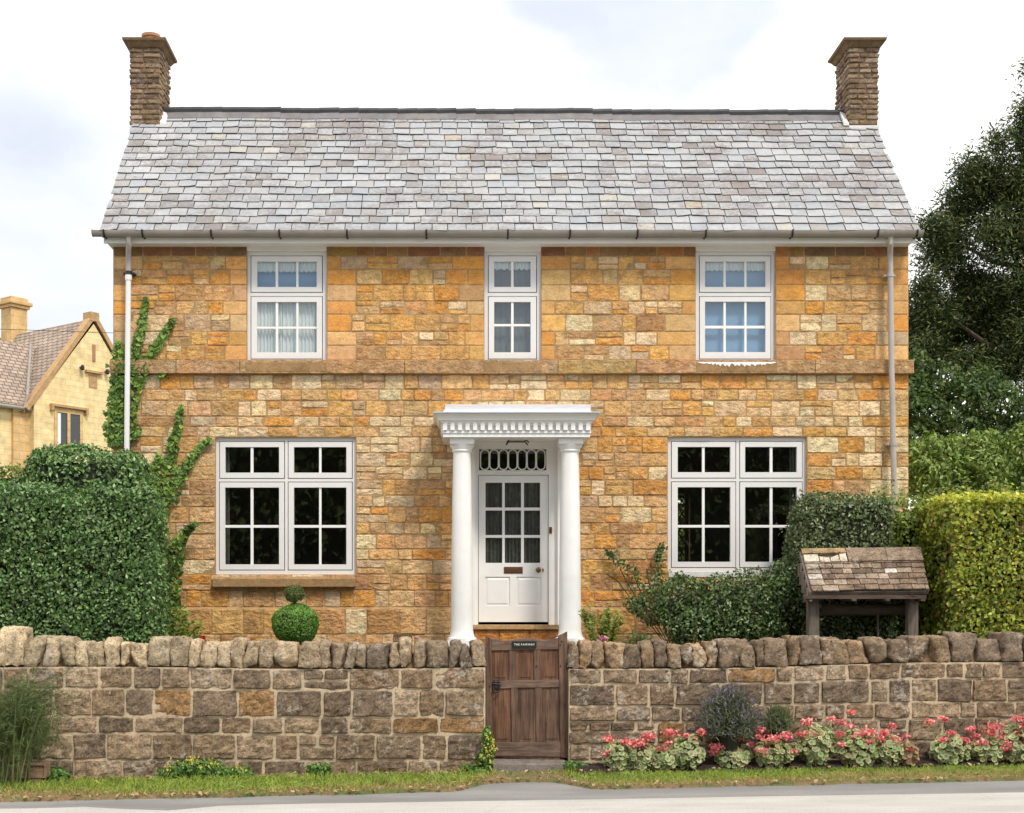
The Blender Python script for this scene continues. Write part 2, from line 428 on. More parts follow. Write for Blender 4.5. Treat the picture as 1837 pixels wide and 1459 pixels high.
def m_verge():
    m, t = new_mat('verge_earth')
    n1 = t.noise(t.co, 3.0, 6, 0.6); n2 = t.noise(t.co, 45, 5, 0.7)
    c = t.mix(t.ramp(n1, [(0.4, 0.0), (0.62, 1.0)]), (0.10, 0.12, 0.03), (0.22, 0.14, 0.07))
    c = t.mix(1.0, c, t.ramp(n2, [(0.3, 0.6), (0.7, 1.35)]), 'MULTIPLY')
    t.put(t.b, 'Base Color', c); t.b.inputs['Roughness'].default_value = 0.95
    t.put(t.b, 'Normal', t.bump(n2, 0.7, 0.02)); return m
M_verge = m_verge()

def m_road(name, c0, c1, speck, sc_=1.0):
    m, t = new_mat(name)
    n1 = t.noise(t.scaled(t.co, 0.5, 1.6, 1), 1.2, 6, 0.6); n2 = t.noise(t.co, 130 * sc_, 3, 0.8); n3 = t.noise(t.co, 38, 5, 0.7)
    c = t.mix(t.ramp(n1, [(0.35, 0.0), (0.65, 1.0)]), c0, c1)
    c = t.mix(1.0, c, t.ramp(n2, [(0.3, 1 - speck), (0.7, 1 + speck)]), 'MULTIPLY')
    c = t.mix(t.math('MULTIPLY', t.ramp(n3, [(0.62, 0.0), (0.70, 1.0)]), 0.4), c, (0.12, 0.10, 0.08))
    vo = t.n('ShaderNodeTexVoronoi', {'Vector': t.scaled(t.co, 0.5, 1.0, 1), 'Scale': 1.1}); vo.feature = 'DISTANCE_TO_EDGE'
    ck = t.math('ADD', vo.outputs['Distance'], t.math('MULTIPLY_ADD', n3, 0.03, -0.012))
    c = t.mix(t.math('MULTIPLY', t.ramp(ck, [(0.004, 1.0), (0.012, 0.0)]), 0.10), c, (0.10, 0.09, 0.08))
    t.put(t.b, 'Base Color', c); t.b.inputs['Roughness'].default_value = 0.9; t.b.inputs['Specular IOR Level'].default_value = 0.25
    t.put(t.b, 'Normal', t.bump(n2, 0.45, 0.008)); return m
M_road = m_road('pale_road', (0.40, 0.38, 0.35), (0.50, 0.48, 0.445), 0.3)
M_tar = m_road('grey_tarmac', (0.195, 0.19, 0.185), (0.27, 0.262, 0.25), 0.25)
M_soil = m_plain('dark_soil', (0.028, 0.016, 0.012), 0.95, 0.6, 30, bump=1.0)

def m_tiles(name, c1, c2, mort, bw, bh, coords='Object', ms=0.01):
    m, t = new_mat(name)
    uv = t.n('ShaderNodeUVMap').outputs[0]
    br = t.n('ShaderNodeTexBrick', {'Vector': uv, 'Color1': c1, 'Color2': c2, 'Mortar': mort, 'Scale': 1.0, 'Mortar Size': ms, 'Bias': 0.0, 'Brick Width': bw, 'Row Height': bh})
    nz = t.noise(t.co, 3.0, 6, 0.65)
    c = t.mix(1.0, br.outputs[0], t.ramp(nz, [(0.3, 0.75), (0.7, 1.2)]), 'MULTIPLY')
    t.put(t.b, 'Base Color', c); t.b.inputs['Roughness'].default_value = 0.85
    t.put(t.b, 'Normal', t.bump(br.outputs['Fac'], -0.6, 0.02)); return m
M_nwall = m_tiles('neighbour_stone', (0.78, 0.60, 0.30), (0.84, 0.67, 0.37), (0.66, 0.50, 0.26), 0.34, 0.17, ms=0.008)
M_nquoin = m_tiles('neighbour_quoin', (0.62, 0.40, 0.17), (0.70, 0.48, 0.23), (0.46, 0.33, 0.17), 0.45, 0.25, ms=0.01)
M_ntile = m_tiles('neighbour_tiles', (0.34, 0.255, 0.20), (0.44, 0.35, 0.28), (0.13, 0.095, 0.075), 0.24, 0.15, ms=0.018)
M_gable = m_tiles('gable_stone', (0.44, 0.25, 0.09), (0.50, 0.35, 0.17), (0.30, 0.2, 0.1), 0.36, 0.17, ms=0.012)

def uv_box(o, scale=1.0):
    """UVs in metres: along the horizontal and up the slope of each face"""
    me = o.data; uvl = me.uv_layers.new(name='UVMap')
    for p in me.polygons:
        n = p.normal; h = Vector((0, 0, 1)).cross(n)
        h = Vector((1, 0, 0)) if h.length < 1e-3 else h.normalized()
        v = n.cross(h)
        for li in p.loop_indices:
            co = me.vertices[me.loops[li].vertex_index].co
            uvl.data[li].uv = (co.dot(h) * scale, co.dot(v) * scale)

# ------------------------------------------------------------------ foliage helpers
class SN:
    """cheap smooth noise for arrays of points"""
    def __init__(s, freq, seed, k=7):
        r = np.random.default_rng(seed); d = r.normal(size=(k, 3)); d /= np.linalg.norm(d, axis=1)[:, None]
        s.k = d * freq * r.uniform(0.6, 1.6, (k, 1)); s.p = r.uniform(0, 6.28, k)
    def __call__(s, P): return np.sin(P @ s.k.T + s.p).mean(axis=1) * 1.9

def unit(a): return a / np.maximum(np.linalg.norm(a, axis=1), 1e-9)[:, None]

def leaf_obj(name, P, N, size, cols, mat, parent=None, origin=None, aspect=0.55, tilt=0.7, down=0.3, fold=0.15, shape='rhomb', along=None):
    """one mesh of many folded leaves at P facing roughly N"""
    r = nprng; n = len(P)
    size = np.broadcast_to(np.asarray(size, float), (n,)) * r.uniform(0.7, 1.3, n)
    Nn = unit(N + r.normal(size=(n, 3)) * tilt)
    T = r.normal(size=(n, 3)); T[:, 2] -= down * 2
    if along is not None: T = along + r.normal(size=(n, 3)) * 0.35
    T = unit(T - Nn * (T * Nn).sum(1)[:, None]); B = np.cross(Nn, T)
    L = size[:, None]; W = L * aspect
    base = P - T * L * 0.5
    if shape == 'rhomb':
        V = np.stack([base, P - B * W * 0.5 + Nn * W * fold - T * L * 0.08, P + T * L * 0.5, P + B * W * 0.5 + Nn * W * fold - T * L * 0.08], 1)
        f = np.array([[0, 1, 2], [0, 2, 3]])[:, ::-1]; nv = 4
    elif shape == 'ivy':
        V = np.stack([base, P - B * W * 0.55 - T * L * 0.18 + Nn * W * fold, P - B * W * 0.28 + T * L * 0.12, P + T * L * 0.5, P + B * W * 0.28 + T * L * 0.12, P + B * W * 0.55 - T * L * 0.18 + Nn * W * fold], 1)
        f = np.array([[0, 1, 2], [0, 2, 3], [0, 3, 4], [0, 4, 5]])[:, ::-1]; nv = 6
    elif shape == 'blade':
        V = np.stack([base - B * W * 0.5, base + B * W * 0.5, P + T * L * 0.5], 1)
        f = np.array([[0, 1, 2]]); nv = 3
    else:  # disc with its own rim colour
        ang = np.linspace(0, 2 * np.pi, 8)[:-1]; ring = [P + T * (L * 0.5 * math.cos(a)) + B * (L * 0.5 * math.sin(a)) + Nn * L * (0.10 + 0.05 * math.sin(3 * a)) for a in ang]
        V = np.stack([P] + ring, 1); nv = 8
        f = np.array([[0, 1 + i, 1 + (i + 1) % 7] for i in range(7)])
    nf = len(f)
    F = (np.arange(n)[:, None, None] * nv + f[None]).reshape(-1, 3)
    off = Vector((0, 0, 0))
    if parent is not None: off = ORIG[parent.name]
    elif origin is not None: off = Vector(origin)
    V = (V - np.array(off)).reshape(-1, 3)
    me = bpy.data.meshes.new(name)
    me.vertices.add(len(V)); me.vertices.foreach_set('co', V.astype(np.float32).ravel())
    me.loops.add(F.size); me.loops.foreach_set('vertex_index', F.astype(np.int32).ravel())
    me.polygons.add(len(F)); me.polygons.foreach_set('loop_start', (np.arange(len(F)) * 3).astype(np.int32))
    me.update(calc_edges=True)
    ca = me.color_attributes.new('Col', 'FLOAT_COLOR', 'POINT')
    if shape == 'disc' and isinstance(cols, tuple):
        C = np.ones((n, nv, 4), np.float32); C[:, 0, :3] = cols[0]; C[:, 1:, :3] = cols[1][:, None, :]
    else:
        C = np.ones((n, nv, 4), np.float32); C[:, :, :3] = np.asarray(cols)[:, None, :]
    ca.data.foreach_set('color', C.ravel())
    me.materials.append(mat)
    o = bpy.data.objects.new(name, me); COL.objects.link(o)
    if parent is not None: o.parent = parent; ORIG[o.name] = off
    else: o.location = off; ORIG[o.name] = off
    return o

def pal(n, cs, w=None, jit=0.2):
    cs = np.array(cs); w = None if w is None else np.array(w) / sum(w)
    c = cs[nprng.choice(len(cs), n, p=w)]
    return np.clip(c * nprng.uniform(1 - jit, 1 + jit, (n, 1)) * nprng.uniform(0.93, 1.07, (n, 3)), 0.003, 1)

def box_points(n, b, faces='ftlr', amp=0.06, freq=3.0, seed=0, depth=0.06, roundr=0.15, pocket=1.0):
    """points on a clipped hedge: bumpy box faces with a scatter of depth"""
    x0, x1, y0, y1, z0, z1 = b; r = nprng
    area = {'f': (x1 - x0) * (z1 - z0), 'b': (x1 - x0) * (z1 - z0), 't': (x1 - x0) * (y1 - y0), 'l': (y1 - y0) * (z1 - z0), 'r': (y1 - y0) * (z1 - z0)}
    tot = sum(area[f] for f in faces); P = []; N = []
    for f in faces:
        k = int(n * area[f] / tot); u = r.uniform(size=(k, 3))
        p = np.array([x0, y0, z0]) + u * np.array([x1 - x0, y1 - y0, z1 - z0]); nn = np.zeros((k, 3))
        ax, v, s_ = {'f': (1, y0, -1), 'b': (1, y1, 1), 't': (2, z1, 1), 'l': (0, x0, -1), 'r': (0, x1, 1)}[f]
        p[:, ax] = v; nn[:, ax] = s_; P.append(p); N.append(nn)
    P = np.concatenate(P); N = np.concatenate(N)
    # round the arrises
    lo = np.array([x0, y0, z0 - 9]) + roundr; hi = np.array([x1, y1, z1]) - roundr
    q = np.clip(P, np.minimum(lo, hi), np.maximum(lo, hi)); d = P - q; L = np.linalg.norm(d, axis=1)[:, None]
    P = q + d / np.maximum(L, 1e-6) * np.minimum(L, roundr); N = np.where(L > 1e-4, d / np.maximum(L, 1e-6), N)
    P = P + N * (SN(freq, seed)(P) * amp + SN(freq * 2.7, seed + 1)(P) * amp * 0.5)[:, None]
    dd = np.abs(r.normal(size=len(P))) * depth
    pk = SN(freq * 1.5, seed + 2)(P); dd += np.where(pk > 0.62, (pk - 0.62) * 0.55 * pocket, 0)
    P = P - N * dd[:, None] + r.normal(size=P.shape) * 0.012
    return P, N

def ball_points(n, c, rad, amp=0.1, freq=2.5, seed=0, depth=0.12, zmin=None):
    r = nprng; v = unit(r.normal(size=(n, 3))); rad = np.array(rad)
    P = v * rad; N = unit(v / rad)
    k = 1 + SN(freq, seed)(P / rad.mean() * 2) * amp - np.abs(r.normal(size=n)) * depth
    P = P * k[:, None] + np.array(c)
    if zmin is not None: m = P[:, 2] > zmin; P = P[m]; N = N[m]
    return P, N

def hedge(name, label, b, n, size, cols, w, mat, seed, faces='ftlr', amp=0.06, depth=0.05, freq=3.0, cat='hedge', inset=0.16, aspect=0.6, roundr=0.15, down=0.2, extra=None, pocket=1.0):
    x0, x1, y0, y1, z0, z1 = b
    t = thing(name, ((x0 + x1) / 2, (y0 + y1) / 2, z0), label, cat)
    P, N = box_points(n, b, faces, amp, freq, seed, depth, roundr, pocket)
    n0 = len(P)
    if extra is not None:
        P = np.concatenate([P, extra[0]]); N = np.concatenate([N, extra[1]])
    k = nprng.choice(len(P), len(P) // 18); P = np.concatenate([P, P[k] + N[k] * nprng.exponential(0.06, len(k))[:, None] + np.array([0, 0, 0.03])]); N = np.concatenate([N, N[k]])
    C = pal(len(P), cols, w)
    if extra is not None: m_ = len(extra[0]); C[n0:n0 + m_] = pal(m_, [(0.55, 0.56, 0.09), (0.62, 0.60, 0.12), (0.42, 0.46, 0.07)])  # top leaves: yellow young shoots, with the sunlit glow painted into their colour
    leaf_obj('foliage', P, N, size, C, mat, t, aspect=aspect, down=down)
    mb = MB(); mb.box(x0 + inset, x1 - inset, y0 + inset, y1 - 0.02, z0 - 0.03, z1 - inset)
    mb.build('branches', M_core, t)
    return t
#PART2

# ------------------------------------------------------------------ ground, lane, verge
def sheet(name, fz, xs, ys, mat, kind='structure', label=None, fy0=None, fy1=None):
    mb = MB(); nx, ny = len(xs), len(ys)
    for j in range(ny):
        for i in range(nx):
            x = xs[i]
            y = ys[j] if fy0 is None else fy0(x) + (fy1(x) - fy0(x)) * ys[j]
            mb.V.append((x, y, fz(x, y))); mb.C.append((1, 1, 1, 1))
    for j in range(ny - 1):
        for i in range(nx - 1):
            mb.F.append((j * nx + i, j * nx + i + 1, (j + 1) * nx + i + 1, (j + 1) * nx + i)); mb.M.append(0)
    o = mb.build(name, mat, smooth=True); meta(o, label, None, None, kind); return o

def ground_z(x, y):
    base = gz(x) - 0.03
    if y >= 14.25: return GARDEN
    return base
xs = [-600, -200, -60, -25, -12, -9, -6, -4, -2, 0, 1, 2, 4, 6, 9, 12, 25, 60, 200, 600]
ys = [-600, -200, -60, -20, -8, 0, 6, 10, 12, 13, 14.10, 14.249, 14.25, 14.4, 16, 18, 20, 24, 30, 40, 60, 120, 300, 800]
sheet('ground', ground_z, xs, ys, M_ground)
rx = [-80, -40, -20, -12] + [-12 + 0.4 * i for i in range(1, 60)] + [12, 20, 40, 80]
def road_far(x): return 12.13 + 0.03 * noise.noise((x * 1.3, 3, 0)) + (0.05 if -3.3 < x < -2.6 else 0) - (0.35 * math.exp(-((x + 2.55) / 0.35) ** 2))
sheet('tarmac_strip', lambda x, y: gz(x) - 0.012, rx, [0, 0.5, 1], M_tar, fy0=lambda x: 11.0, fy1=lambda x: 13.55 if 0.0 < x < 1.6 else 13.0)
sheet('road', lambda x, y: gz(x) - 0.006, rx, [0, 0.3, 0.7, 0.95, 1], M_road, fy0=lambda x: 4.0, fy1=road_far)
def verge_near(x):
    y = 12.60 + 0.039 * (x + 4.07) + 0.05 * noise.noise((x * 1.7, 0, 5)) + 0.03 * noise.noise((x * 5, 0, 9))
    if x < 0.0: y += 0.05 * math.exp(-((x - 0.0) / 0.7) ** 2)
    a = math.exp(-(((x - 0.68) / 0.52) ** 4))
    return y + a * 0.66
vx = [-12 + 0.1 * i for i in range(241)]
sheet('verge', lambda x, y: gz(x) + (-0.04 if y < verge_near(x) + 0.004 else 0.012 + 0.015 * noise.noise((x * 2, y * 3, 1)) + (0.03 if y > 13.5 else 0)), vx, [0, 0.04, 0.2, 0.5, 0.75, 1], M_verge, fy0=verge_near, fy1=lambda x: 14.1)
def soil_near(x): return 13.60 + 0.06 * noise.noise((x * 1.5, 2, 7))
sx_ = [1.26 + 0.08 * i for i in range(90)]
sheet('flower_bed', lambda x, y: gz(x) + 0.028 + 0.075 * min(1, max(0, (y - 13.58) / 0.14)) + 0.02 * noise.noise((x * 9, y * 9, 3)), sx_, [0, 0.12, 0.3, 0.5, 0.75, 1], M_soil, fy0=soil_near, fy1=lambda x: 14.03)

# ------------------------------------------------------------------ the cottage
DW = 17.0
cot = thing('stone_cottage', (0.7, DW, GARDEN), 'two storey honey coloured stone cottage with grey slate roof and white porch', 'house')
XL, XR = X(203, DW), X(1630, DW)
ZTOP = Z(441, DW)
UPW = [(443, 586, 451, 652), (869, 970.5, 451, 652), (1248, 1391, 451, 652)]
LOW = [(386.5, 638.5, 784.5, 1030.7), (1198, 1447, 784, 1025)]
op_up = [R(a, b, 440, d, DW) for a, b, c, d in UPW]
op_lo = [R(*w, DW) for w in LOW]
op_door = R(846, 1006, 786, 1126, DW)
FRONT = MB()
FRONT.plate((XL, XR, 0.95, ZTOP), op_up + op_lo + [op_door], DW + 0.003, DW + 0.35, 0)

ORA, ORB, TAN, PAL_, BRN, GRY, ROSE = (0.68, 0.315, 0.075), (0.68, 0.385, 0.125), (0.63, 0.40, 0.19), (0.82, 0.65, 0.40), (0.46, 0.265, 0.125), (0.57, 0.42, 0.27), (0.60, 0.335, 0.155)
def house_col(x, z, ash=False, top=False):
    px = CX + x * FPX / DW; py = CY - (z - EYE) * FPX / DW
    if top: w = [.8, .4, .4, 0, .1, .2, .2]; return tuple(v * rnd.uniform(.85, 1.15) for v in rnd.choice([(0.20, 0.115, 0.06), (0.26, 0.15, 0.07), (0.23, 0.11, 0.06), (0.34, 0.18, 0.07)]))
    elif ash: w = [6, 5, 1.5, 0.3, 0.8, .3, 0.5]
    elif py < 660:
        w = [4, 4, 2.5, 2.6, 1.2, .8, .8]
        if px < 440: w = [3.5, 3, 3, 1.0, 1.6, 1.2, 1.6]
    elif py > 1085: w = [1.2, 1.4, 3, .3, 3.4, 1.6, 1.6]
    elif py > 1030: w = [3.5, 2.5, 2.5, .8, 2, .6, 1.5]
    elif px > 1050:
        w = [2.4, 4, 3, 4.6, .6, .6, .7]
        if px < 1200 and py > 760: w = [5, 4, 2.4, 1.2, 1.6, .3, 1.5]
    else:
        w = [1.3, 2.4, 4.4, 4.4, .7, 2.0, 1.4]
        if px < 390: w = [1, 1.4, 4, 2.4, 2.4, 1.6, 2.2]
        if px > 690 and py > 850: w = [3.2, 2.2, 3.4, 1.0, 1.8, 1.0, 2.2]
    c = rnd.choices([ORA, ORB, TAN, PAL_, BRN, GRY, ROSE], w)[0]
    k = rnd.uniform(0.89, 1.08); d = rnd.choices([ORA, TAN, PAL_, BRN], [1, 1, .6, .6])[0]; f = rnd.uniform(0, 0.4)
    return tuple((a * (1 - f) + b * f) * k * rnd.uniform(0.96, 1.04) for a, b in zip(c, d))

UX, UZ, NY = Vector((1, 0, 0)), Vector((0, 0, 1)), Vector((0, -1, 0))
def lay_house(x0, x1, zl, openings, split, hr, ashlar=False, y=DW, top=False, wr=(0.14, 0.40), plinth=False):
    O = Vector((0, y, 0)); g = 0.0045
    for ci, (a, b) in enumerate(zip(zl[:-1], zl[1:])):
        istop = top and ci == len(zl) - 2
        for (p, q) in intervals(x0, x1, a, b, openings):
            x = p; first = True
            while x < q - 1e-4:
                w = rnd.uniform(*wr) * (1.25 if plinth else 1)
                ash = ashlar and (first or False)
                if ash: w = rnd.choice([0.17, 0.36, 0.30])
                if q - x < w + 0.14:
                    w = q - x; ash = ash or ashlar
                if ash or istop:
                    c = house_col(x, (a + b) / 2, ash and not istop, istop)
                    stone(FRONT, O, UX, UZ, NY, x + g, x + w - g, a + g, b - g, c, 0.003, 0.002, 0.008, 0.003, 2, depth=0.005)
                else:
                    r_ = rnd.random()
                    if r_ < split and b - a > 0.15:
                        zm = a + (b - a) * rnd.uniform(0.36, 0.64)
                        for (u, v) in ((a, zm), (zm, b)):
                            cuts = [x, x + w]
                            if w > 0.36 and rnd.random() < 0.5: cuts.insert(1, x + w * rnd.uniform(0.35, 0.65))
                            for s_, e_ in zip(cuts[:-1], cuts[1:]):
                                stone(FRONT, O, UX, UZ, NY, s_ + g, e_ - g, u + g, v - g, house_col(s_, (u + v) / 2), 0.004, 0.005, 0.009, 0.009, 1, depth=0.005)
                    else:
                        stone(FRONT, O, UX, UZ, NY, x + g, x + w - g, a + g, b - g, house_col(x, (a + b) / 2), 0.004, 0.005, 0.009, 0.008, 1, depth=0.005)
                x += w; first = False

z_str0, z_str1 = Z(672, DW), Z(647, DW)
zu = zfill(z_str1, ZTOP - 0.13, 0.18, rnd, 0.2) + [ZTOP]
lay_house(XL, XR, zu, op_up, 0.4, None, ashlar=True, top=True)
z_pl = Z(1090, DW)
zl = zfill(z_pl, Z(1030.7, DW), 0.175, rnd) + zfill(Z(1030.7, DW), Z(784.2, DW), 0.175, rnd, 0.28)[1:] + zfill(Z(784.2, DW), z_str0, 0.155, rnd, 0.28)[1:]
lay_house(XL, XR, zl, op_lo + [op_door], 0.34, None)
# plinth stands 35 mm proud of the wall above
lay_house(XL, X(845, DW), [0.95, 1.38, z_pl - 0.02], [], 0.1, None, y=DW - 0.035, plinth=True)
lay_house(X(1007, DW), XR, [0.95, 1.38, z_pl - 0.02], [], 0.1, None, y=DW - 0.035, plinth=True)
for (a, b) in ((XL, X(845, DW)), (X(1007, DW), XR)):
    FRONT.hexa([(a, DW - 0.03, 0.95), (b, DW - 0.03, 0.95), (b, DW + 0.009, 0.95), (a, DW + 0.009, 0.95), (a, DW - 0.03, z_pl - 0.02), (b, DW - 0.03, z_pl - 0.02), (b, DW + 0.009, z_pl + 0.01), (a, DW + 0.009, z_pl + 0.01)], 0)
FRONT.build('front_wall', [MS_mortar, MS_house, MS_ash], cot)

# string course: long smooth blocks with a drip below
SC = MB()
x = XL - 0.03
while x < XR + 0.03:
    w = rnd.uniform(0.7, 1.3)
    if XR + 0.045 - x - w < 0.5: w = XR + 0.045 - x
    c = tuple(v * rnd.uniform(0.9, 1.05) for v in rnd.choice([(0.45, 0.275, 0.13), (0.43, 0.27, 0.135), (0.46, 0.30, 0.155)]))
    SC.box(x + 0.002, x + w - 0.002, DW - 0.075, DW + 0.008, z_str0 + 0.002, z_str1 - 0.004, 0, c)
    x += w
SC.build('string_course', MS_house, cot, bevel=0.008)

DEK, DRK = 16.66, 18.60
ZE, ZR = Z(416, DEK), Z(203, DRK)
SL = math.hypot(DRK - DEK, ZR - ZE); SD = Vector((0, (DRK - DEK) / SL, (ZR - ZE) / SL)); SNV = Vector((0, -SD.z, SD.y))
XRL, XRR = X(180, 16.7), X(1650, 16.7)
YB = 2 * DRK - DW
# gables, back wall, floors (the shell behind the panes)
G = MB()
def roofz(y): return ZE + (DRK - abs(y - DRK) - DEK) * (ZR - ZE) / (DRK - DEK) - 0.05
for (a, b) in ((XL, XL + 0.3), (XR - 0.3, XR)):
    prof = [(DW + 0.352, 0.95), (YB, 0.95), (YB, roofz(YB)), (DRK, roofz(DRK)), (DW + 0.352, roofz(DW + 0.352))]
    n = len(prof)
    G.add([(a, y, z) for y, z in prof] + [(b, y, z) for y, z in prof], [tuple(range(n)), tuple(range(2 * n - 1, n - 1, -1))] + [(i, i + n, (i + 1) % n + n, (i + 1) % n) for i in range(n)])
rear_open = (2.62, 3.42, 2.25, 3.35)
G.plate((XL + 0.302, XR - 0.302, 0.95, 6.6), [rear_open], YB - 0.3, YB, 0)
g = G.build('gable_wall', M_gable, cot); uv_box(g)
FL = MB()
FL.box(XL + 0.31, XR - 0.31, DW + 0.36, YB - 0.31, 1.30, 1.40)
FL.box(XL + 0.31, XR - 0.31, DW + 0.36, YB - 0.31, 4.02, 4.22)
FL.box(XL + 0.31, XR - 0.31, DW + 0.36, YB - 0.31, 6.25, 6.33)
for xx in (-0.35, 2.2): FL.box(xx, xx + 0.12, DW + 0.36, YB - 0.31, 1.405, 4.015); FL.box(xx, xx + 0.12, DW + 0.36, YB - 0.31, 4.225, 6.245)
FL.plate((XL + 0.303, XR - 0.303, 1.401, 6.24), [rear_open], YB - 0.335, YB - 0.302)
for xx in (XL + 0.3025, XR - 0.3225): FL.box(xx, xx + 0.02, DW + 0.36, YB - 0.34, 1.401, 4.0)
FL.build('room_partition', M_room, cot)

# slate roof, every slate laid
RF = MB(); WEAR = []
def addw(n, w): WEAR.extend([w] * n)
def sag(x, t): return (-0.045 * (x - XRL) / (XRR - XRL) + 0.012 * noise.noise((x * 0.9, 0, 4))) * t + 0.006 * noise.noise((x * 2.2, t * 6, 2))
NR = 17; ga = (SL - 0.07) / NR
def rp(x, s, off): return Vector((x, DEK, ZE + sag(x, s / SL))) + SD * s + SNV * off
SLC = [((0.375, 0.39, 0.41), 8), ((0.35, 0.365, 0.39), 4), ((0.40, 0.41, 0.425), 6), ((0.38, 0.38, 0.38), 4), ((0.345, 0.325, 0.315), 1.0), ((0.45, 0.43, 0.39), 0.5), ((0.31, 0.31, 0.32), .8), ((0.44, 0.38, 0.30), 0.1)]
for r_ in range(NR):
    s0 = r_ * ga; x = XRL - (0.104 if r_ % 2 else 0.0) + rnd.uniform(-0.03, 0.03)
    while x < XRR:
        w = 0.205 * rnd.uniform(0.9, 1.1); a, b = max(x, XRL) + 0.003, min(x + w, XRR) - 0.003; a += 0.0015; b -= 0.0015; x += w
        if b - a < 0.03: continue
        slip = rnd.uniform(-0.008, 0.008) - (rnd.random() < 0.035) * rnd.uniform(0.012, 0.035)
        tilt = rnd.uniform(-0.006, 0.006); th = rnd.uniform(0.006, 0.011); lift = 0.010 + rnd.uniform(0, 0.007)
        if rnd.random() < 0.05: tilt *= 2.5
        lo, hi = s0 + slip, s0 + ga * 1.35
        cut = rnd.random() < 0.16; cl = rnd.uniform(0.006, 0.025) if cut else 0.0; cs = rnd.random() < 0.5
        pts = [(a, lo + tilt + (cl if cs else 0)), ((a + b) / 2, lo + rnd.uniform(-0.003, 0.003)), (b, lo - tilt + (0 if cs else cl)), (b, hi), (a, hi)]
        V = []
        for k, (px_, s_) in enumerate(pts):
            V.append(rp(px_, s_, (lift if k < 3 else -0.004) + th))
        for k, (px_, s_) in enumerate(pts):
            V.append(rp(px_, s_, (lift if k < 3 else -0.004)))
        col = rnd.choices([c for c, _ in SLC], [w_ for _, w_ in SLC])[0]; k = rnd.uniform(0.86, 1.0); s_c = s0 / SL; xm_ = (a + b) / 2
        run = max(math.exp(-((xm_ + 3.72 + 0.25 * (1 - s_c)) / 0.16) ** 2) if s_c > 0.35 else 0, 0.7 * math.exp(-((xm_ - 5.2 - 0.1 * (1 - s_c)) / 0.14) ** 2) if s_c > 0.3 else 0) * (0.5 + 0.5 * rnd.random()); col = tuple(v * (1 - 0.6 * run) + 0.62 * 0.6 * run for v in col)
        b0 = RF.add(V, [(0, 1, 2, 3, 4)], 0, tuple(v * k for v in col))
        for f_ in [(0, 5, 6, 1), (1, 6, 7, 2), (2, 7, 8, 3), (4, 9, 5, 0)]: RF.F.append(tuple(b0 + i_ for i_ in f_)); RF.M.append(2)
        base = 0.3 + 0.32 * (rnd.random() ** 2) + (0.5 if rnd.random() < 0.05 else 0)
        WEAR.extend([base + 0.35, base + 0.35, base + 0.35, base - 0.1, base - 0.1] * 2)
# boarding under the slates and the rear slope
def slab(mb, x0, x1, ya, za, yb, zb, th, mi):
    n = Vector((0, za - zb, yb - ya)).normalized()
    if n.z < 0: n = -n
    a, b = Vector((0, ya, za)), Vector((0, yb, zb)); c, d = a - n * th, b - n * th
    if ya > yb: a, b, c, d = b, a, d, c
    mb.hexa([(x0, c.y, c.z), (x1, c.y, c.z), (x1, d.y, d.z), (x0, d.y, d.z), (x0, a.y, a.z), (x1, a.y, a.z), (x1, b.y, b.z), (x0, b.y, b.z)], mi)
n0 = len(RF.V)
slab(RF, XRL + 0.02, XRR - 0.02, DEK + 0.03, ZE - 0.03, DRK, ZR - 0.055, 0.04, 1)
slab(RF, XRL, XRR, DRK, ZR - 0.02, 2 * DRK - DEK, ZE, 0.04, 1)
WEAR.extend([0.3] * (len(RF.V) - n0))
roof = RF.build('roof', [M_slate, M_tar, M_sledge], cot)
wa = roof.data.attributes.new('Wear', 'FLOAT', 'POINT'); wa.data.foreach_set('value', np.array(WEAR, np.float32))
RT = MB(); x = -3.83
xr_end = 5.26
nt_ = 35; wt = (xr_end + 3.83) / nt_
for i in range(nt_):
    a = -3.83 + i * wt; b = a + wt + 0.012; dz = rnd.uniform(-0.004, 0.004); z0 = ZR + 0.015 + dz + sag((a + b) / 2, 1.0); tz = rnd.uniform(-0.003, 0.003)
    sec = [(-0.13, -0.125), (-0.052, -0.022), (-0.058, 0.02), (-0.036, 0.056), (0.0, 0.068), (0.036, 0.056), (0.058, 0.02), (0.052, -0.022), (0.13, -0.125)]
    V = [(a + 0.002, DRK + y, z0 + z - tz) for y, z in sec] + [(b, DRK + y, z0 + z + tz + 0.004) for y, z in sec] + [(a + 0.002, DRK + y * 0.9, z0 + z - 0.018) for y, z in sec] + [(b, DRK + y * 0.9, z0 + z - 0.016) for y, z in sec]
    n = len(sec)
    F0 = [(0, n, n + 1, 1), (n - 2, 2 * n - 2, 2 * n - 1, n - 1), (0, 2 * n, 3 * n, n), (n - 1, 2 * n - 1, 4 * n - 1, 3 * n - 1)]
    F1 = [(k, k + n, k + n + 1, k + 1) for k in range(1, n - 2)]
    E = [(k + 1, 2 * n + k + 1, 2 * n + k, k) for k in range(n - 1)] + [(n + k, 3 * n + k, 3 * n + k + 1, n + k + 1) for k in range(n - 1)]
    b0 = RT.add(V, F0 + E, 0); RT.F.extend(tuple(b0 + i_ for i_ in f) for f in F1); RT.M.extend([1] * len(F1))
RT.build('ridge_tiles', [M_ridge, M_roll], roof)

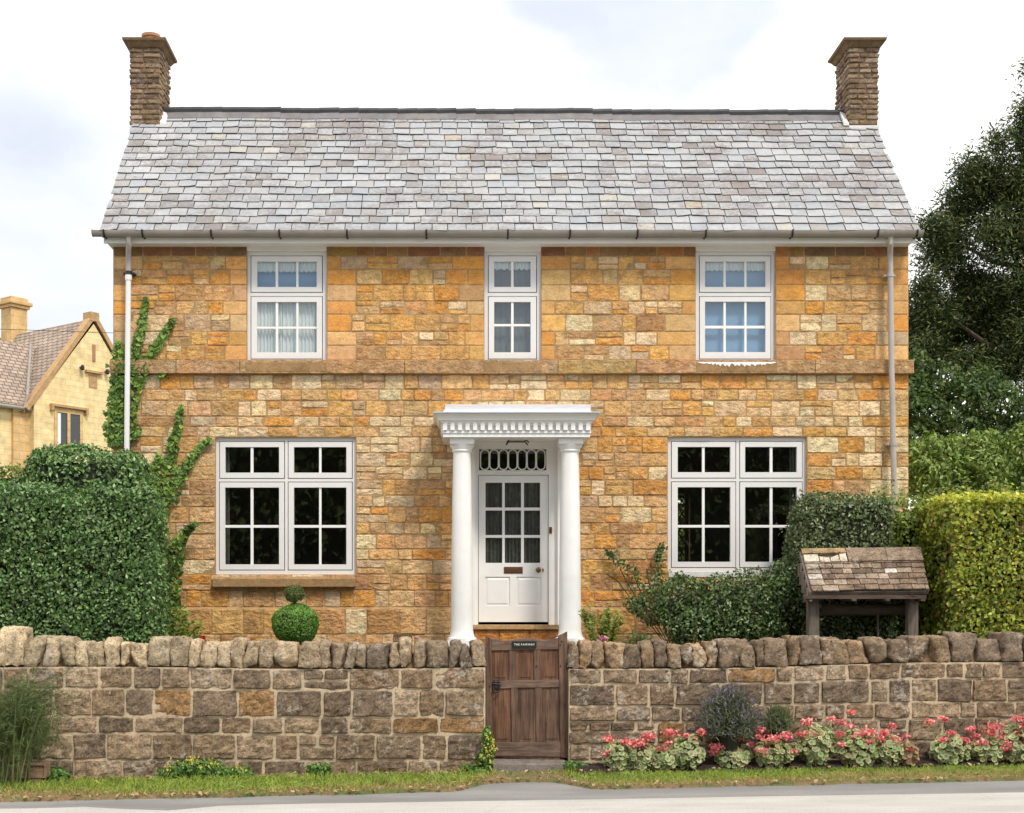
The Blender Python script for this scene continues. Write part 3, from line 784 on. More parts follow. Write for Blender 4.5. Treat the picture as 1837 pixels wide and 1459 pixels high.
# chimneys
def chimney(xa, xb, pot):
    ya, yb, zb, zt = 18.38, 19.0, Z(232, 18.38) - 0.1, 9.10
    mb = MB(); mb.box(xa + 0.008, xb - 0.008, ya + 0.008, yb - 0.008, zb - 0.6, zt, 0, (0.20, 0.15, 0.10))
    rows = [zb + 0.02 + i * (zt - zb - 0.02) / 17 for i in range(18)]
    for (O, U, N, L) in ((Vector((xa, ya, 0)), UX, NY, xb - xa), (Vector((xb, ya, 0)), Vector((0, 1, 0)), Vector((1, 0, 0)), yb - ya), (Vector((xa, yb, 0)), Vector((0, -1, 0)), Vector((-1, 0, 0)), yb - ya)):
        for k, (a, b) in enumerate(zip(rows[:-1], rows[1:])):
            u = 0.0
            while u < L - 1e-4:
                w = rnd.uniform(0.1, 0.24)
                if L - u < w + 0.07: w = L - u
                c = rnd.choices([(0.28, 0.19, 0.115), (0.24, 0.165, 0.11), (0.33, 0.24, 0.16), (0.2, 0.14, 0.1), (0.38, 0.3, 0.22)], [4, 3, 3, 2, 1])[0]; kk = rnd.uniform(0.8, 1.15)
                stone(mb, O, U, UZ, N, u + 0.003, u + w - 0.003, a + 0.004, b - 0.004, tuple(v * kk for v in c), 0.006, 0.008, 0.010, 0.004, 1, step=0.03, depth=0.010)
                u += w
    ch = mb.build('chimney', [MS_chim, MS_chim], roof)
    if not mb.hascol: pass
    cp = MB()
    prof = [(0.008, zt - 0.005), (0.02, zt + 0.004), (0.055, zt + 0.055), (0.085, zt + 0.07), (0.092, zt + 0.10), (0.085, zt + 0.104), (-0.05, zt + 0.125)]
    V = []; F = []
    for o_, z in prof: V += [(xa - o_, ya - o_, z), (xb + o_, ya - o_, z), (xb + o_, yb + o_, z), (xa - o_, yb + o_, z)]
    for i in range(len(prof) - 1):
        for k in range(4): F.append((i * 4 + k, i * 4 + (k + 1) % 4, (i + 1) * 4 + (k + 1) % 4, (i + 1) * 4 + k))
    e = (len(prof) - 1) * 4; F += [(e, e + 1, e + 2, e + 3), (3, 2, 1, 0)]
    cp.add(V, F); cp.build('chimney_cap', MS_cap, roof)
    if pot:
        p = MB(); p.lathe(X(271, 18.65), 18.65, [(0.12, zt + 0.10), (0.115, zt + 0.20), (0.105, zt + 0.22), (0.125, zt + 0.235), (0.125, zt + 0.27), (0.10, zt + 0.275), (0.09, zt + 0.12)], 20)
        p.build('chimney_pot', M_terra, roof, autosmooth=40)
    fl = MB()
    # lead-grey fillet where the stack meets the slates
    zf = Z(237, 18.36); fl.box(xa - 0.004, xb + 0.004, ya - 0.03, ya - 0.004, zf, zf + 0.085)
    xs_ = (xb + 0.003, xb + 0.075) if xa < 0 else (xa - 0.075, xa - 0.003)
    f = MB(); y0, y1 = ya - 0.02, DRK
    def zs(y): return ZE + (y - DEK) * (ZR - ZE) / (DRK - DEK) + 0.012
    fl.hexa([(xs_[0], y0, zs(y0)), (xs_[1], y0, zs(y0)), (xs_[1], y1, zs(y1)), (xs_[0], y1, zs(y1)), (xs_[0], y0, zs(y0) + 0.05), (xs_[1], y0, zs(y0) + 0.022), (xs_[1], y1, zs(y1) + 0.022), (xs_[0], y1, zs(y1) + 0.05)])
    fl.build('flashing', M_flash, roof)
chimney(-4.222, -3.83, True)
chimney(5.257, 5.642, False)

# eaves: fascia, soffit, gutter, brackets, downpipes
FA = MB(); yF = 16.78
FA.box(XRL + 0.02, XRR - 0.02, yF, yF + 0.03, Z(436.5, yF), Z(417, yF))
FA.box(XRL + 0.05, XRR - 0.05, yF + 0.045, DW + 0.006, Z(443.2, DW), Z(437, DW))
FA.box(XRL + 0.03, XRR - 0.03, yF + 0.032, DW + 0.006, Z(437, DW) + 0.002, Z(430, yF))
for xx in (XRL + 0.022, XRR - 0.052): FA.box(xx, xx + 0.03, yF + 0.034, DW + 0.35, Z(431, yF), ZE + 0.02)
FA.build('fascia', M_fascia, cot, bevel=0.004)
GU = MB(); yg, zg, rg = 16.70, Z(415, 16.70), 0.058
arc = [(yg - rg * math.cos(t_), zg - rg * math.sin(t_) * 1.15) for t_ in [math.pi * k / 10 for k in range(11)]]
inn = [(yg - (rg - 0.006) * math.cos(t_), zg - (rg - 0.006) * math.sin(t_) * 1.15) for t_ in [math.pi * k / 10 for k in range(11)]]
GL, GR = X(166, yg), X(1655, yg)
def gut(mb, a, b, A, B, mi=0):
    n = len(A); V = [(a, *p) for p in A] + [(b, *p) for p in A] + [(a, *p) for p in B] + [(b, *p) for p in B]
    F = [(k, k + 1, n + k + 1, n + k) for k in range(n - 1)] + [(2 * n + k, 3 * n + k, 3 * n + k + 1, 2 * n + k + 1) for k in range(n - 1)]
    F += [(0, n, 3 * n, 2 * n), (n - 1, 3 * n - 1, 4 * n - 1, 2 * n - 1)] + [(k, 2 * n + k, 2 * n + k + 1, k + 1) for k in range(n - 1)] + [(n + k + 1, 3 * n + k + 1, 3 * n + k, n + k) for k in range(n - 1)]
    mb.add(V, F, mi)
gut(GU, GL, GR, arc, inn)
def arc_r(r): return [(yg - r * math.cos(t_), zg + 0.004 - r * math.sin(t_) * 1.15) for t_ in [math.pi * k / 10 for k in range(11)]]
for px in (231, 640, 905, 1218, 1597): gut(GU, X(px, yg) - 0.075, X(px, yg) + 0.075, arc_r(rg + 0.006), arc_r(rg + 0.001))
for a in (GL, GR - 0.012): gut(GU, a, a + 0.012, arc_r(rg + 0.004), arc_r(0.002))
gu = GU.build('gutter', M_gutter, cot, autosmooth=50)
for px in (188, 257, 380, 502, 623, 765, 911, 1022, 1143, 1265, 1420, 1573, 1643):
    b = MB(); gut(b, X(px, yg) - 0.010, X(px, yg) + 0.010, arc_r(rg + 0.014), arc_r(rg + 0.0075)); b.box(X(px, yg) - 0.010, X(px, yg) + 0.010, yg + 0.066, yF - 0.001, zg - 0.075, zg - 0.02)
    b.build('gutter_bracket', M_black, gu)
def pipe(path, r, mat, clips, clipmat):
    mb = MB(); mb.tube(path, r, 14)
    p = mb.build('downpipe', mat, cot, autosmooth=50)
    for (x, y, z, rr) in clips:
        c = MB(); c.tube([(x, y, z - 0.022), (x, y, z + 0.022)], r + rr, 14); c.box(x - r - 0.035, x + r + 0.035, y + r * 0.4, DW - 0.012, z - 0.012, z + 0.012)
        c.build('pipe_clip', clipmat, p)
    return p
yp = DW - 0.13
xl0 = X(231, yp)
pipe([(X(231, 16.72), 16.72, zg - 0.05), (X(231, 16.72), 16.72, Z(437, 16.72)), (X(230.6, 16.8), 16.8, Z(449, 16.8)), (X(230.6, yp - 0.01), yp - 0.01, Z(464, yp)), (X(230.5, yp), yp, Z(497, yp))], 0.033, M_pipe, [(X(230.6, yp), yp, Z(490, yp), 0.006)], M_black)
pl = MB(); pl.tube([(X(230.5, yp), yp, Z(495, yp)), (X(229, yp), yp, Z(640, yp)), (X(227.5, yp), yp, Z(795, yp)), (X(227.5, yp), yp, 1.1)], 0.033, 14)
plp = pl.build('downpipe', M_pipewhite, cot, autosmooth=50)
c = MB(); c.tube([(X(230.5, yp), yp, Z(503, yp)), (X(230.5, yp), yp, Z(494, yp))], 0.041, 14); c.build('pipe_collar', M_pipewhite, plp)
pipe([(X(1597.5, 16.72), 16.72, zg - 0.05), (X(1597.5, 16.72), 16.72, Z(436, 16.72)), (X(1597, yp - 0.02), yp - 0.02, Z(452, yp)), (X(1597, yp), yp, Z(470, yp)), (X(1599, yp), yp, Z(640, yp)), (X(1604, yp), yp, Z(870, yp)), (X(1604, yp), yp, 1.1)], 0.034, M_pipe,
     [(X(1597, yp), yp, Z(494, yp), 0.007), (X(1603, yp), yp, Z(797, yp), 0.007)], M_pipe)

# windows
def pleat(mb, x0, x1, z0, z1, y, amp, waves, mi=0, edge=0.0, seed=0):
    n = int(waves * 8); V = []; F = []
    for j, z in enumerate((z1, (z0 + z1) / 2, z0)):
        for i in range(n + 1):
            f = i / n; ph = f * waves * 2 * math.pi + 0.8 * math.sin(f * 9 + seed)
            V.append((x0 + (x1 - x0) * f, y + amp * (0.7 + 0.3 * j) * math.sin(ph), z + (edge * math.sin(ph * 0.7 + seed) if j == 2 else 0)))
    for j in range(2):
        for i in range(n): q = j * (n + 1) + i; F.append((q + n + 1, q + n + 2, q + 1, q))
    mb.add(V, F, mi)

def window(frame, sashes, yf):
    """frame rect in photo px; sashes: (sash rect, [pane columns], [pane rows])"""
    fr = R(*frame, DW + 0.03)
    mb = MB()
    hol = []
    for s, cs, rs in sashes:
        a = R(*s, DW + 0.03); hol.append(a)
    mb.plate(fr, hol, yf, yf + 0.07)
    w = mb.build('window', M_frame, cot, bevel=0.004)
    gm = MB()
    for (s, cs, rs), h in zip(sashes, hol):
        sm = MB(); g_ = 0.0095
        rect = (h[0] + g_, h[1] - g_, h[2] + g_, h[3] - g_)
        panes = [R(c[0], c[1], r[0], r[1], DW + 0.03) for c in cs for r in rs]
        big = (min(p[0] for p in panes), max(p[1] for p in panes), min(p[2] for p in panes), max(p[3] for p in panes))
        sm.plate(rect, [big], yf - 0.006, yf + 0.05)
        # glazing bars, set back a little from the sash face
        bars = []
        xs = sorted({p[0] for p in panes} | {p[1] for p in panes}); zs_ = sorted({p[2] for p in panes} | {p[3] for p in panes})
        for i in range(1, len(xs) - 1, 2): sm.box(xs[i], xs[i + 1], yf + 0.006, yf + 0.04, big[2] - 0.001, big[3] + 0.001, 1)
        for i in range(1, len(zs_) - 1, 2):
            for k in range(0, len(xs) - 1, 2): sm.box(xs[k] - 0.0005, xs[k + 1] + 0.0005, yf + 0.008, yf + 0.038, zs_[i], zs_[i + 1], 1)
        sm.build('sash', [M_frame, M_white], w, bevel=0.003)
        gm.box(big[0] - 0.004, big[1] + 0.004, yf + 0.022, yf + 0.026, big[2] - 0.004, big[3] + 0.004)
    gm.build('glass', M_glass, w)
    return w, fr
YW = DW + 0.045
def upper(i, cols, rows_lo):
    a, b, c, d = UPW[i]; L, Rr = a + 6.3, b - 7
    return window((a, b, c, d), [((L, Rr, 458, 525), cols, [(469, 514.7)]), ((L, Rr, 531, 644.7), cols, rows_lo)], YW)
w0, f0 = upper(0, [(461, 494), (498.5, 531), (535, 568)], [(541.5, 585.5), (589.5, 632)])
w1, f1 = upper(1, [(886.6, 917), (921.5, 952)], [(541.5, 580.8), (585, 632)])
w2, f2 = upper(2, [(1265, 1298.5), (1302.7, 1336), (1340, 1373.6)], [(541, 584), (589, 631.6)])
w3, f3 = window(LOW[0], [((393, 511, 791, 859), [(403.8, 449), (454, 500.5)], [(802, 848)]), ((516, 632.5, 791, 859), [(527, 572), (576.3, 621.3)], [(802, 848)]),
                         ((392.5, 511, 864, 1023.5), [(403.4, 449), (454, 500.5)], [(874.6, 942), (946.8, 1012.6)]), ((516, 632.5, 864, 1023.5), [(527, 572), (576.3, 621.3)], [(874.6, 942), (946.8, 1012.6)])], YW)
w4, f4 = window(LOW[1], [((1204, 1321, 791, 858.5), [(1216, 1260), (1264.7, 1310.7)], [(801.7, 847.2)]), ((1326.7, 1440.5, 791, 858.5), [(1337, 1381.6), (1386.6, 1430)], [(801.7, 847.2)]),
                         ((1204, 1321, 863.6, 1019), [(1216, 1260), (1264.7, 1310.7)], [(874, 942), (946.6, 1008)]), ((1326.7, 1440.5, 863.6, 1019), [(1337, 1381.6), (1386.6, 1430)], [(874, 942), (946.6, 1008)])], YW)
# head boards over the upper lights, stone sills
for w, (a, b, c, d) in zip((w0, w1, w2), UPW):
    h = MB(); h.box(X(a, DW) + 0.002, X(b, DW) - 0.002, DW - 0.004, DW + 0.043, Z(450.6, DW), ZTOP - 0.003); h.build('head_board', M_fascia, w)
    h = MB(); h.box(X(a, DW) - 0.01, X(b, DW) + 0.01, DW - 0.0785, DW + 0.05, Z(672, DW) + 0.02, Z(651.5, DW)); h.build('sill', MS_sill, w, bevel=0.008)
pt = MB(); low = []
for k in range(61):
    f = k / 60; px = 1251 + 138 * f; low.append((X(px, DW), Z(653.5 + 3.5 * abs(noise.noise((f * 9, 1, 2))) + (5 * max(0, noise.noise((f * 31, 5, 2))) + 5 * rnd.random()) * (1 - abs(2 * f - 1) ** 2), DW)))
zt_ = Z(651.7, DW); n_ = len(low)
V = [(x, DW - 0.083, z) for x, z in low] + [(x, DW - 0.083, zt_) for x, z in low] + [(x, DW - 0.0785, z) for x, z in low]
pt.add(V, [(k, k + 1, n_ + k + 1, n_ + k) for k in range(n_ - 1)] + [(2 * n_ + k, 2 * n_ + k + 1, k + 1, k) for k in range(n_ - 1)])
pt.build('paint_spill', M_white, w2)
s = MB(); a, b = X(383.5, DW), X(638.5, DW)
za, zb_, zc = Z(1053.5, 16.93), Z(1038, 16.93), Z(1030.9, 17.06)
s.add([(a, 16.90, za), (b, 16.90, za), (b, 17.1, za), (a, 17.1, za), (a, 16.90, zb_), (b, 16.90, zb_), (b, 17.1, zc), (a, 17.1, zc)], [(3, 2, 1, 0), (4, 5, 6, 7), (0, 1, 5, 4), (1, 2, 6, 5), (2, 3, 7, 6), (3, 0, 4, 7)])
s.build('sill', MS_sill, w3, bevel=0.008)
s = MB(); s.box(X(1199, DW), X(1446, DW), DW - 0.012, DW + 0.05, Z(1036, DW), Z(1025.3, DW)); s.build('sill', M_flash, w4, bevel=0.006)
# curtains, one dark blind, and blue sheets added as painted sky reflection
c = MB(); pleat(c, f0[0] + 0.06, f0[0] + 0.42, f0[2] + 0.05, Z(531, DW), YW + 0.075, 0.016, 9); pleat(c, f0[0] + 0.40, f0[1] - 0.05, f0[2] + 0.05, Z(531, DW), YW + 0.09, 0.014, 11, 0, 0, 2); c.build('curtain', M_net, w0)
c = MB(); pleat(c, f0[0] + 0.05, f0[1] - 0.05, Z(484, DW), f0[3] - 0.03, YW + 0.06, 0.008, 20, 0, 0.006); c.build('valance', M_net, w0)
c = MB(); c.box(f0[0] + 0.04, f0[1] - 0.04, YW + 0.115, YW + 0.12, Z(532, DW), f0[3]); c.build('blind_or_added_sky_sheet', M_skyblue, w0)  # added sheet, its blue stands in for reflected sky
c = MB(); pleat(c, f1[0] + 0.04, f1[1] - 0.04, Z(480, DW), f1[3] - 0.03, YW + 0.06, 0.008, 12, 0, 0.01); c.build('valance', M_net, w1)
c = MB(); pleat(c, f1[0] + 0.03, f1[1] - 0.03, f1[2], f1[3], YW + 0.12, 0.004, 9); c.build('blind_or_added_sky_sheet', M_dblind, w1)
c = MB(); pleat(c, f2[0] + 0.04, f2[1] - 0.04, Z(482, DW), f2[3] - 0.03, YW + 0.06, 0.008, 20, 0, 0.006); c.build('valance', M_net, w2)
c = MB(); c.box(f2[0] + 0.03, f2[1] - 0.03, YW + 0.1, YW + 0.105, f2[2], f2[3]); c.build('blind_or_added_sky_sheet', M_skyblue, w2)  # sheet added behind the glass to paint in the sky's reflection
c = MB(); pleat(c, f3[0] + 0.05, f3[0] + 0.15, f3[2] + 0.05, f3[3] - 0.03, YW + 0.12, 0.014, 4); c.build('curtain', M_dcurt, w3)
c = MB(); pleat(c, f3[1] - 0.15, f3[1] - 0.05, f3[2] + 0.05, f3[3] - 0.03, YW + 0.16, 0.014, 4); c.build('curtain', M_dcurt, w3)
ob = MB(); ob.box(f3[0] + 0.1, f3[0] + 0.75, YW + 0.2, YW + 0.5, f3[2] - 0.1, f3[2] + 0.03)
for k in range(9): ob.box(f3[0] + 0.1 + k * 0.055, f3[0] + 0.145 + k * 0.055, YW + 0.22, YW + 0.36, f3[2] + 0.032, f3[2] + 0.032 + rnd.uniform(0.05, 0.09), 0)
ob.build('shelf', M_oldwoodh, w3)
c = MB(); pleat(c, f4[0] + 0.84, f4[0] + 0.93, f4[2] + 0.05, f4[3] - 0.03, YW + 0.2, 0.014, 4); c.build('curtain', M_dcurt, w4)
c = MB(); pleat(c, f4[1] - 0.17, f4[1] - 0.05, f4[2] + 0.05, f4[3] - 0.03, YW + 0.16, 0.014, 4); c.build('curtain', M_dcurt, w4)
# leaded light in the back wall, seen through the parlour
rw = MB(); ro = rear_open
rw.plate((ro[0], ro[1], ro[2], ro[3]), [(ro[0] + 0.05, ro[1] - 0.05, ro[2] + 0.05, ro[3] - 0.05)], YB - 0.16, YB - 0.10)
rww = rw.build('rear_window', M_oak, cot)
ld = MB(); n = 7
for k in range(-12, 13):
    for sgn in (1, -1):
        x0_ = ro[0] + k * 0.11; 
        p0 = [x0_, ro[2]]; p1 = [x0_ + sgn * (ro[3] - ro[2]) * 0.6, ro[3]]
        def clipx(p, q, lim):
            f = (lim - p[0]) / (q[0] - p[0]); return [lim, p[1] + (q[1] - p[1]) * f]
        lo, hi = (p0, p1) if p0[0] < p1[0] else (p1, p0)
        if hi[0] <= ro[0] or lo[0] >= ro[1]: continue
        if lo[0] < ro[0]: lo = clipx(lo, hi, ro[0])
        if hi[0] > ro[1]: hi = clipx(lo, hi, ro[1])
        ld.tube([(lo[0], YB - 0.13, lo[1]), (hi[0], YB - 0.13, hi[1])], 0.010, 5)
ld.build('lead_lattice', M_black, rww)
# air brick low in the wall
ab = MB(); a = R(706, 740, 1138, 1152, DW - 0.04)
ab.plate(a, [(a[0] + 0.012 + k * 0.027, a[0] + 0.026 + k * 0.027, a[2] + 0.012, a[3] - 0.012) for k in range(8)], DW - 0.05, DW - 0.036)
ab.build('air_brick', MS_cap, cot)
#PART3

# ------------------------------------------------------------------ porch and front door
DC = 16.45
por = MB()
PB = 1.27
# floor slab of the porch with its step
por.box(X(800, 16.3), X(1050, 16.3), 16.15, DW - 0.04, GARDEN - 0.05, PB - 0.02)
porch = por.build('porch', MS_step, cot, bevel=0.01)
for pxc, zt in ((828.8, 0), (1022.6, 0)):
    mb = MB(); cx = X(pxc, DC); zt_ = Z(786, DC - 0.12)
    sq = 0.165
    mb.box(cx - 0.178, cx + 0.178, DC - 0.178, DC + 0.178, PB - 0.019, PB + 0.045)
    r0, r1 = 0.131, 0.104
    prof = [(0.172, PB + 0.046), (0.176, PB + 0.06), (0.172, PB + 0.078), (0.15, PB + 0.085), (0.145, PB + 0.11), (r0 + 0.008, PB + 0.13), (r0, PB + 0.17)]
    H0, H1 = PB + 0.17, Z(812, DC)
    for k in range(1, 9):
        f = k / 8; prof.append((r0 + (r1 - r0) * (0.35 * f + 0.65 * f * f), H0 + (H1 - H0) * f))
    prof += [(r1 + 0.014, H1 + 0.004), (r1 + 0.018, H1 + 0.014), (r1 + 0.014, H1 + 0.024), (r1 + 0.002, H1 + 0.028), (r1 + 0.002, zt_ - 0.135), (r1 + 0.012, zt_ - 0.125), (r1 + 0.014, zt_ - 0.115), (r1 + 0.035, zt_ - 0.09), (r1 + 0.04, zt_ - 0.071)]
    mb.lathe(cx, DC, prof, 40)
    mb.box(cx - 0.142, cx + 0.142, DC - 0.142, DC + 0.142, zt_ - 0.07, zt_ - 0.002)
    mb.build('column', M_white, porch, autosmooth=35)
ZB = Z(786, DC - 0.12)     # underside of the beams
EN = MB()
xa, xb = X(794.6, 16.25), X(1058.5, 16.25)
def ring(o_, y0, z0, z1):
    """U of beams: front and two returns back to the wall"""
    a, b = xa - o_, xb + o_; y = y0 - o_
    EN.box(a, b, y, 16.52, z0, z1)
    EN.box(a, a + 0.27 + o_, 16.522, DW - 0.002, z0, z1); EN.box(b - 0.27 - o_, b, 16.522, DW - 0.002, z0, z1)
def solid(o_, z0, z1, yb=DW - 0.002): EN.box(xa - o_, xb + o_, 16.25 - o_, yb, z0, z1)
ring(0.0, 16.25, ZB, Z(778, 16.25)); ring(0.012, 16.25, Z(778, 16.25) + 0.001, Z(773.5, 16.24))
solid(-0.012, Z(773.5, 16.24) + 0.001, Z(757, 16.25))
zc0, zc1 = Z(757, 16.2), Z(741.5, 16.12)
# cyma cornice
prof = [(0.015, zc0 + 0.0005), (0.03, zc0 + 0.012), (0.05, zc0 + 0.018), (0.058, zc0 + 0.04), (0.075, zc0 + 0.065), (0.105, zc0 + 0.08), (0.115, zc0 + 0.084), (0.118, zc1), (0.0, zc1 + 0.002)]
V = []; F = []
for o_, z in prof: V += [(xa - o_, 16.25 - o_, z), (xb + o_, 16.25 - o_, z), (xb + o_, DW - 0.002, z), (xa - o_, DW - 0.002, z)]
for i in range(len(prof) - 1):
    for k in range(4): F.append((i * 4 + k, i * 4 + (k + 1) % 4, (i + 1) * 4 + (k + 1) % 4, (i + 1) * 4 + k))
F += [(3, 2, 1, 0)]; e = (len(prof) - 1) * 4; F.append((e, e + 1, e + 2, e + 3))
EN.add(V, F)
EN.build('entablature', M_white, porch, bevel=0.003)
DT = MB(); nd = 20; w = (xb - xa + 0.0) / (nd - 0.45)
zd0, zd1 = Z(772.5, 16.24), Z(759, 16.24)
for k in range(nd): DT.box(xa + k * w, xa + k * w + w * 0.55, 16.213, 16.261, zd0, zd1)
for k in range(6):
    for xx in (xa - 0.025, xb - 0.011): DT.box(xx, xx + 0.036, 16.35 + k * 0.1, 16.40 + k * 0.1, zd0, zd1)
DT.box(xa - 0.02, xb + 0.02, 16.232, 16.263, zd1 + 0.0005, Z(757.2, 16.24)); DT.box(xa, xb, 16.244, 16.2635, zd1 - 0.028, zd1 - 0.0005)
DT.build('dentils', M_white, porch)
CE = MB(); CE.box(xa + 0.25, xb - 0.25, 16.50, DW, Z(778, 16.25) + 0.05, Z(778, 16.25) + 0.07); CE.build('ceiling', M_white, porch)
LR = MB()
a, b = X(776, 16.12), X(1076.5, 16.12); zt0 = zc1 + 0.004; zt1 = Z(725.5, DW)
LR.add([(a, 16.122, zt0), (b, 16.122, zt0), (b, DW - 0.001, zt0), (a, DW - 0.001, zt0), (a, 16.122, zt0 + 0.014), (b, 16.122, zt0 + 0.014), (b, DW - 0.001, zt0 + 0.014), (a, DW - 0.001, zt0 + 0.014)], [(3, 2, 1, 0), (4, 5, 6, 7), (0, 1, 5, 4), (1, 2, 6, 5), (2, 3, 7, 6), (3, 0, 4, 7)])
c_, d_ = X(794, 16.25), X(1059, 16.25)
LR.hexa([(c_, 16.15, zt0 + 0.0145), (d_, 16.15, zt0 + 0.0145), (d_, DW - 0.001, zt0 + 0.0145), (c_, DW - 0.001, zt0 + 0.0145), (X(798, 16.3), 16.22, zt0 + 0.06), (X(1057, 16.3), 16.22, zt0 + 0.06), (X(1061, DW), DW - 0.001, zt1), (X(799, DW), DW - 0.001, zt1)])
LR.build('porch_roof', M_lead, porch, bevel=0.006)
# lantern under the porch ceiling
yl = 16.64; xl_ = X(928, yl); zl0 = Z(791, yl)
LN = MB(); zc = Z(778, 16.25) + 0.05
LN.box(xl_ - 0.02, xl_ + 0.02, yl - 0.02, yl + 0.02, zl0 + 0.16, zc - 0.001)
h, k = 0.10, 0.075
for sx_ in (-1, 1):
    for sy in (-1, 1):
        LN.tube([(xl_ + sx_ * h, yl + sy * h, zl0), (xl_ + sx_ * k, yl + sy * k, zl0 + 0.14)], 0.008, 6)
        LN.tube([(xl_ + sx_ * h, yl + sy * h, zl0), (xl_ + sx_ * (h + 0.03), yl + sy * (h + 0.02), zl0 - 0.035)], 0.008, 6)
LN.box(xl_ - h, xl_ + h, yl - h - 0.006, yl - h + 0.006, zl0 - 0.008, zl0 + 0.008); LN.box(xl_ - h, xl_ + h, yl + h - 0.006, yl + h + 0.006, zl0 - 0.008, zl0 + 0.008)
LN.box(xl_ - h - 0.006, xl_ - h + 0.006, yl - h, yl + h, zl0 - 0.0075, zl0 + 0.0075); LN.box(xl_ + h - 0.006, xl_ + h + 0.006, yl - h, yl + h, zl0 - 0.0075, zl0 + 0.0075)
LN.box(xl_ - 0.09, xl_ + 0.09, yl - 0.09, yl + 0.09, zl0 + 0.14, zl0 + 0.16)
LN.build('lantern', M_black, porch)

# door surround
DF = MB()
DF.plate(R(843, 1009, 783, 1121, 16.99), [R(852, 1000.5, 792, 1125, 16.99)], DW - 0.02, DW + 0.04)
DF.plate(R(846, 1006, 786, 1121, 17.05), [R(859.5, 980, 806, 844, 17.05), R(857.7, 984.3, 852, 1125, 17.05)], DW + 0.041, DW + 0.13)
DF.box(X(857, 17.0), X(984, 17.0), DW + 0.025, DW + 0.06, Z(848.5, 17.02), Z(845.5, 17.02))
frame = DF.build('door_frame', M_white, cot, bevel=0.004)
TB = MB()
for k in range(7):
    cx = X(869.7 + 16.75 * k, 17.06); cz = Z(825, 17.06); so_ = 0.0595; si_ = 0.046; hh = 0.069
    N_ = 24; V = []; F = []
    for (r, y) in ((so_, DW + 0.05), (si_, DW + 0.05), (si_, DW + 0.075), (so_, DW + 0.075)):
        for i in range(N_):
            an = 2 * math.pi * i / N_; z = r * math.sin(an); z += hh if z > 1e-6 else (-hh if z < -1e-6 else 0)
            V.append((cx + r * math.cos(an), y + k * 0.0003, cz + z))
    for q in range(4):
        for i in range(N_): F.append((q * N_ + i, ((q + 1) % 4) * N_ + i, ((q + 1) % 4) * N_ + (i + 1) % N_, q * N_ + (i + 1) % N_))
    TB.add(V, F)
TB.build('fanlight_tracery', M_white, frame)
g1 = MB(); g1.box(*R(859, 980.5, 805.5, 844.5, 17.08)[:2], DW + 0.085, DW + 0.089, *R(859, 980.5, 805.5, 844.5, 17.08)[2:]); g1.build('fanlight_glass', M_glass, frame)
bell = MB(); bx, bz = X(987.8, 17.03), Z(951.5, 17.03)
bell.tube([(bx, DW + 0.041, bz), (bx, DW + 0.028, bz)], 0.02, 16); bell.tube([(bx, DW + 0.03, bz), (bx, DW + 0.018, bz)], 0.009, 12)
bell.box(bx - 0.016, bx + 0.016, DW + 0.034, DW + 0.0405, bz - 0.04, bz + 0.04); bell.build('doorbell', M_copper, frame)
yd = 17.075
LF = MB()
cols = [(871, 901), (905.6, 934.8), (940, 969)]; rows = [(866, 910.6), (916, 960), (965, 1010)]
pan = [(871, 915, 1035, 1087), (927, 971, 1035, 1087)]
big = R(871, 969, 866, 1010, yd)
LF.plate(R(858.7, 983.3, 853, 1116, yd), [big] + [R(*p, yd) for p in pan], yd, yd + 0.045)
for (p, q) in ((901, 905.6), (934.8, 940)): LF.box(X(p, yd), X(q, yd), yd + 0.004, yd + 0.04, big[2] - 0.001, big[3] + 0.001)
for (p, q) in ((910.6, 916), (960, 965)):
    for (c0, c1) in cols: LF.box(X(c0, yd) - 0.0004, X(c1, yd) + 0.0004, yd + 0.006, yd + 0.038, Z(q, yd), Z(p, yd))
door = LF.build('front_door', M_white, cot, bevel=0.003)
for p in pan:
    m = MB(); r_ = R(*p, yd); m.box(r_[0] - 0.002, r_[1] + 0.002, yd + 0.014, yd + 0.03, r_[2] - 0.002, r_[3] + 0.002)
    m.hexa([(r_[0] + 0.035, yd + 0.004, r_[2] + 0.035), (r_[1] - 0.035, yd + 0.004, r_[2] + 0.035), (r_[1] - 0.012, yd + 0.0135, r_[2] + 0.012), (r_[0] + 0.012, yd + 0.0135, r_[2] + 0.012), (r_[0] + 0.035, yd + 0.004, r_[3] - 0.035), (r_[1] - 0.035, yd + 0.004, r_[3] - 0.035), (r_[1] - 0.012, yd + 0.0135, r_[3] - 0.012), (r_[0] + 0.012, yd + 0.0135, r_[3] - 0.012)])
    m.build('door_panel', M_white, door)
m = MB(); m.box(big[0] - 0.003, big[1] + 0.003, yd + 0.02, yd + 0.024, big[2] - 0.003, big[3] + 0.003); m.build('glass', M_glass, door)
m = MB(); pleat(m, big[0] - 0.02, big[1] + 0.02, big[2] - 0.02, big[3] + 0.02, yd + 0.075, 0.016, 15, 0, 0, 3); m.build('curtain', M_dcurt, door)
m = MB(); r_ = R(904, 937.7, 1017.2, 1029, yd); m.box(r_[0], r_[1], yd - 0.008, yd - 0.0005, r_[2], r_[3]); m.box(r_[0] + 0.012, r_[1] - 0.012, yd - 0.012, yd - 0.0082, r_[2] + 0.015, r_[3] - 0.015); m.build('letterbox', M_copper, door, bevel=0.002)
m = MB(); kx, kz = X(965.6, yd), Z(1023, yd); m.tube([(kx, yd + 0.001, kz), (kx, yd - 0.006, kz), (kx, yd - 0.0061, kz), (kx, yd - 0.03, kz), (kx, yd - 0.036, kz), (kx, yd - 0.05, kz), (kx, yd - 0.062, kz), (kx, yd - 0.066, kz)], [0.03, 0.03, 0.012, 0.012, 0.028, 0.034, 0.026, 0.006], 18); m.build('door_knob', M_brass, door, autosmooth=50)
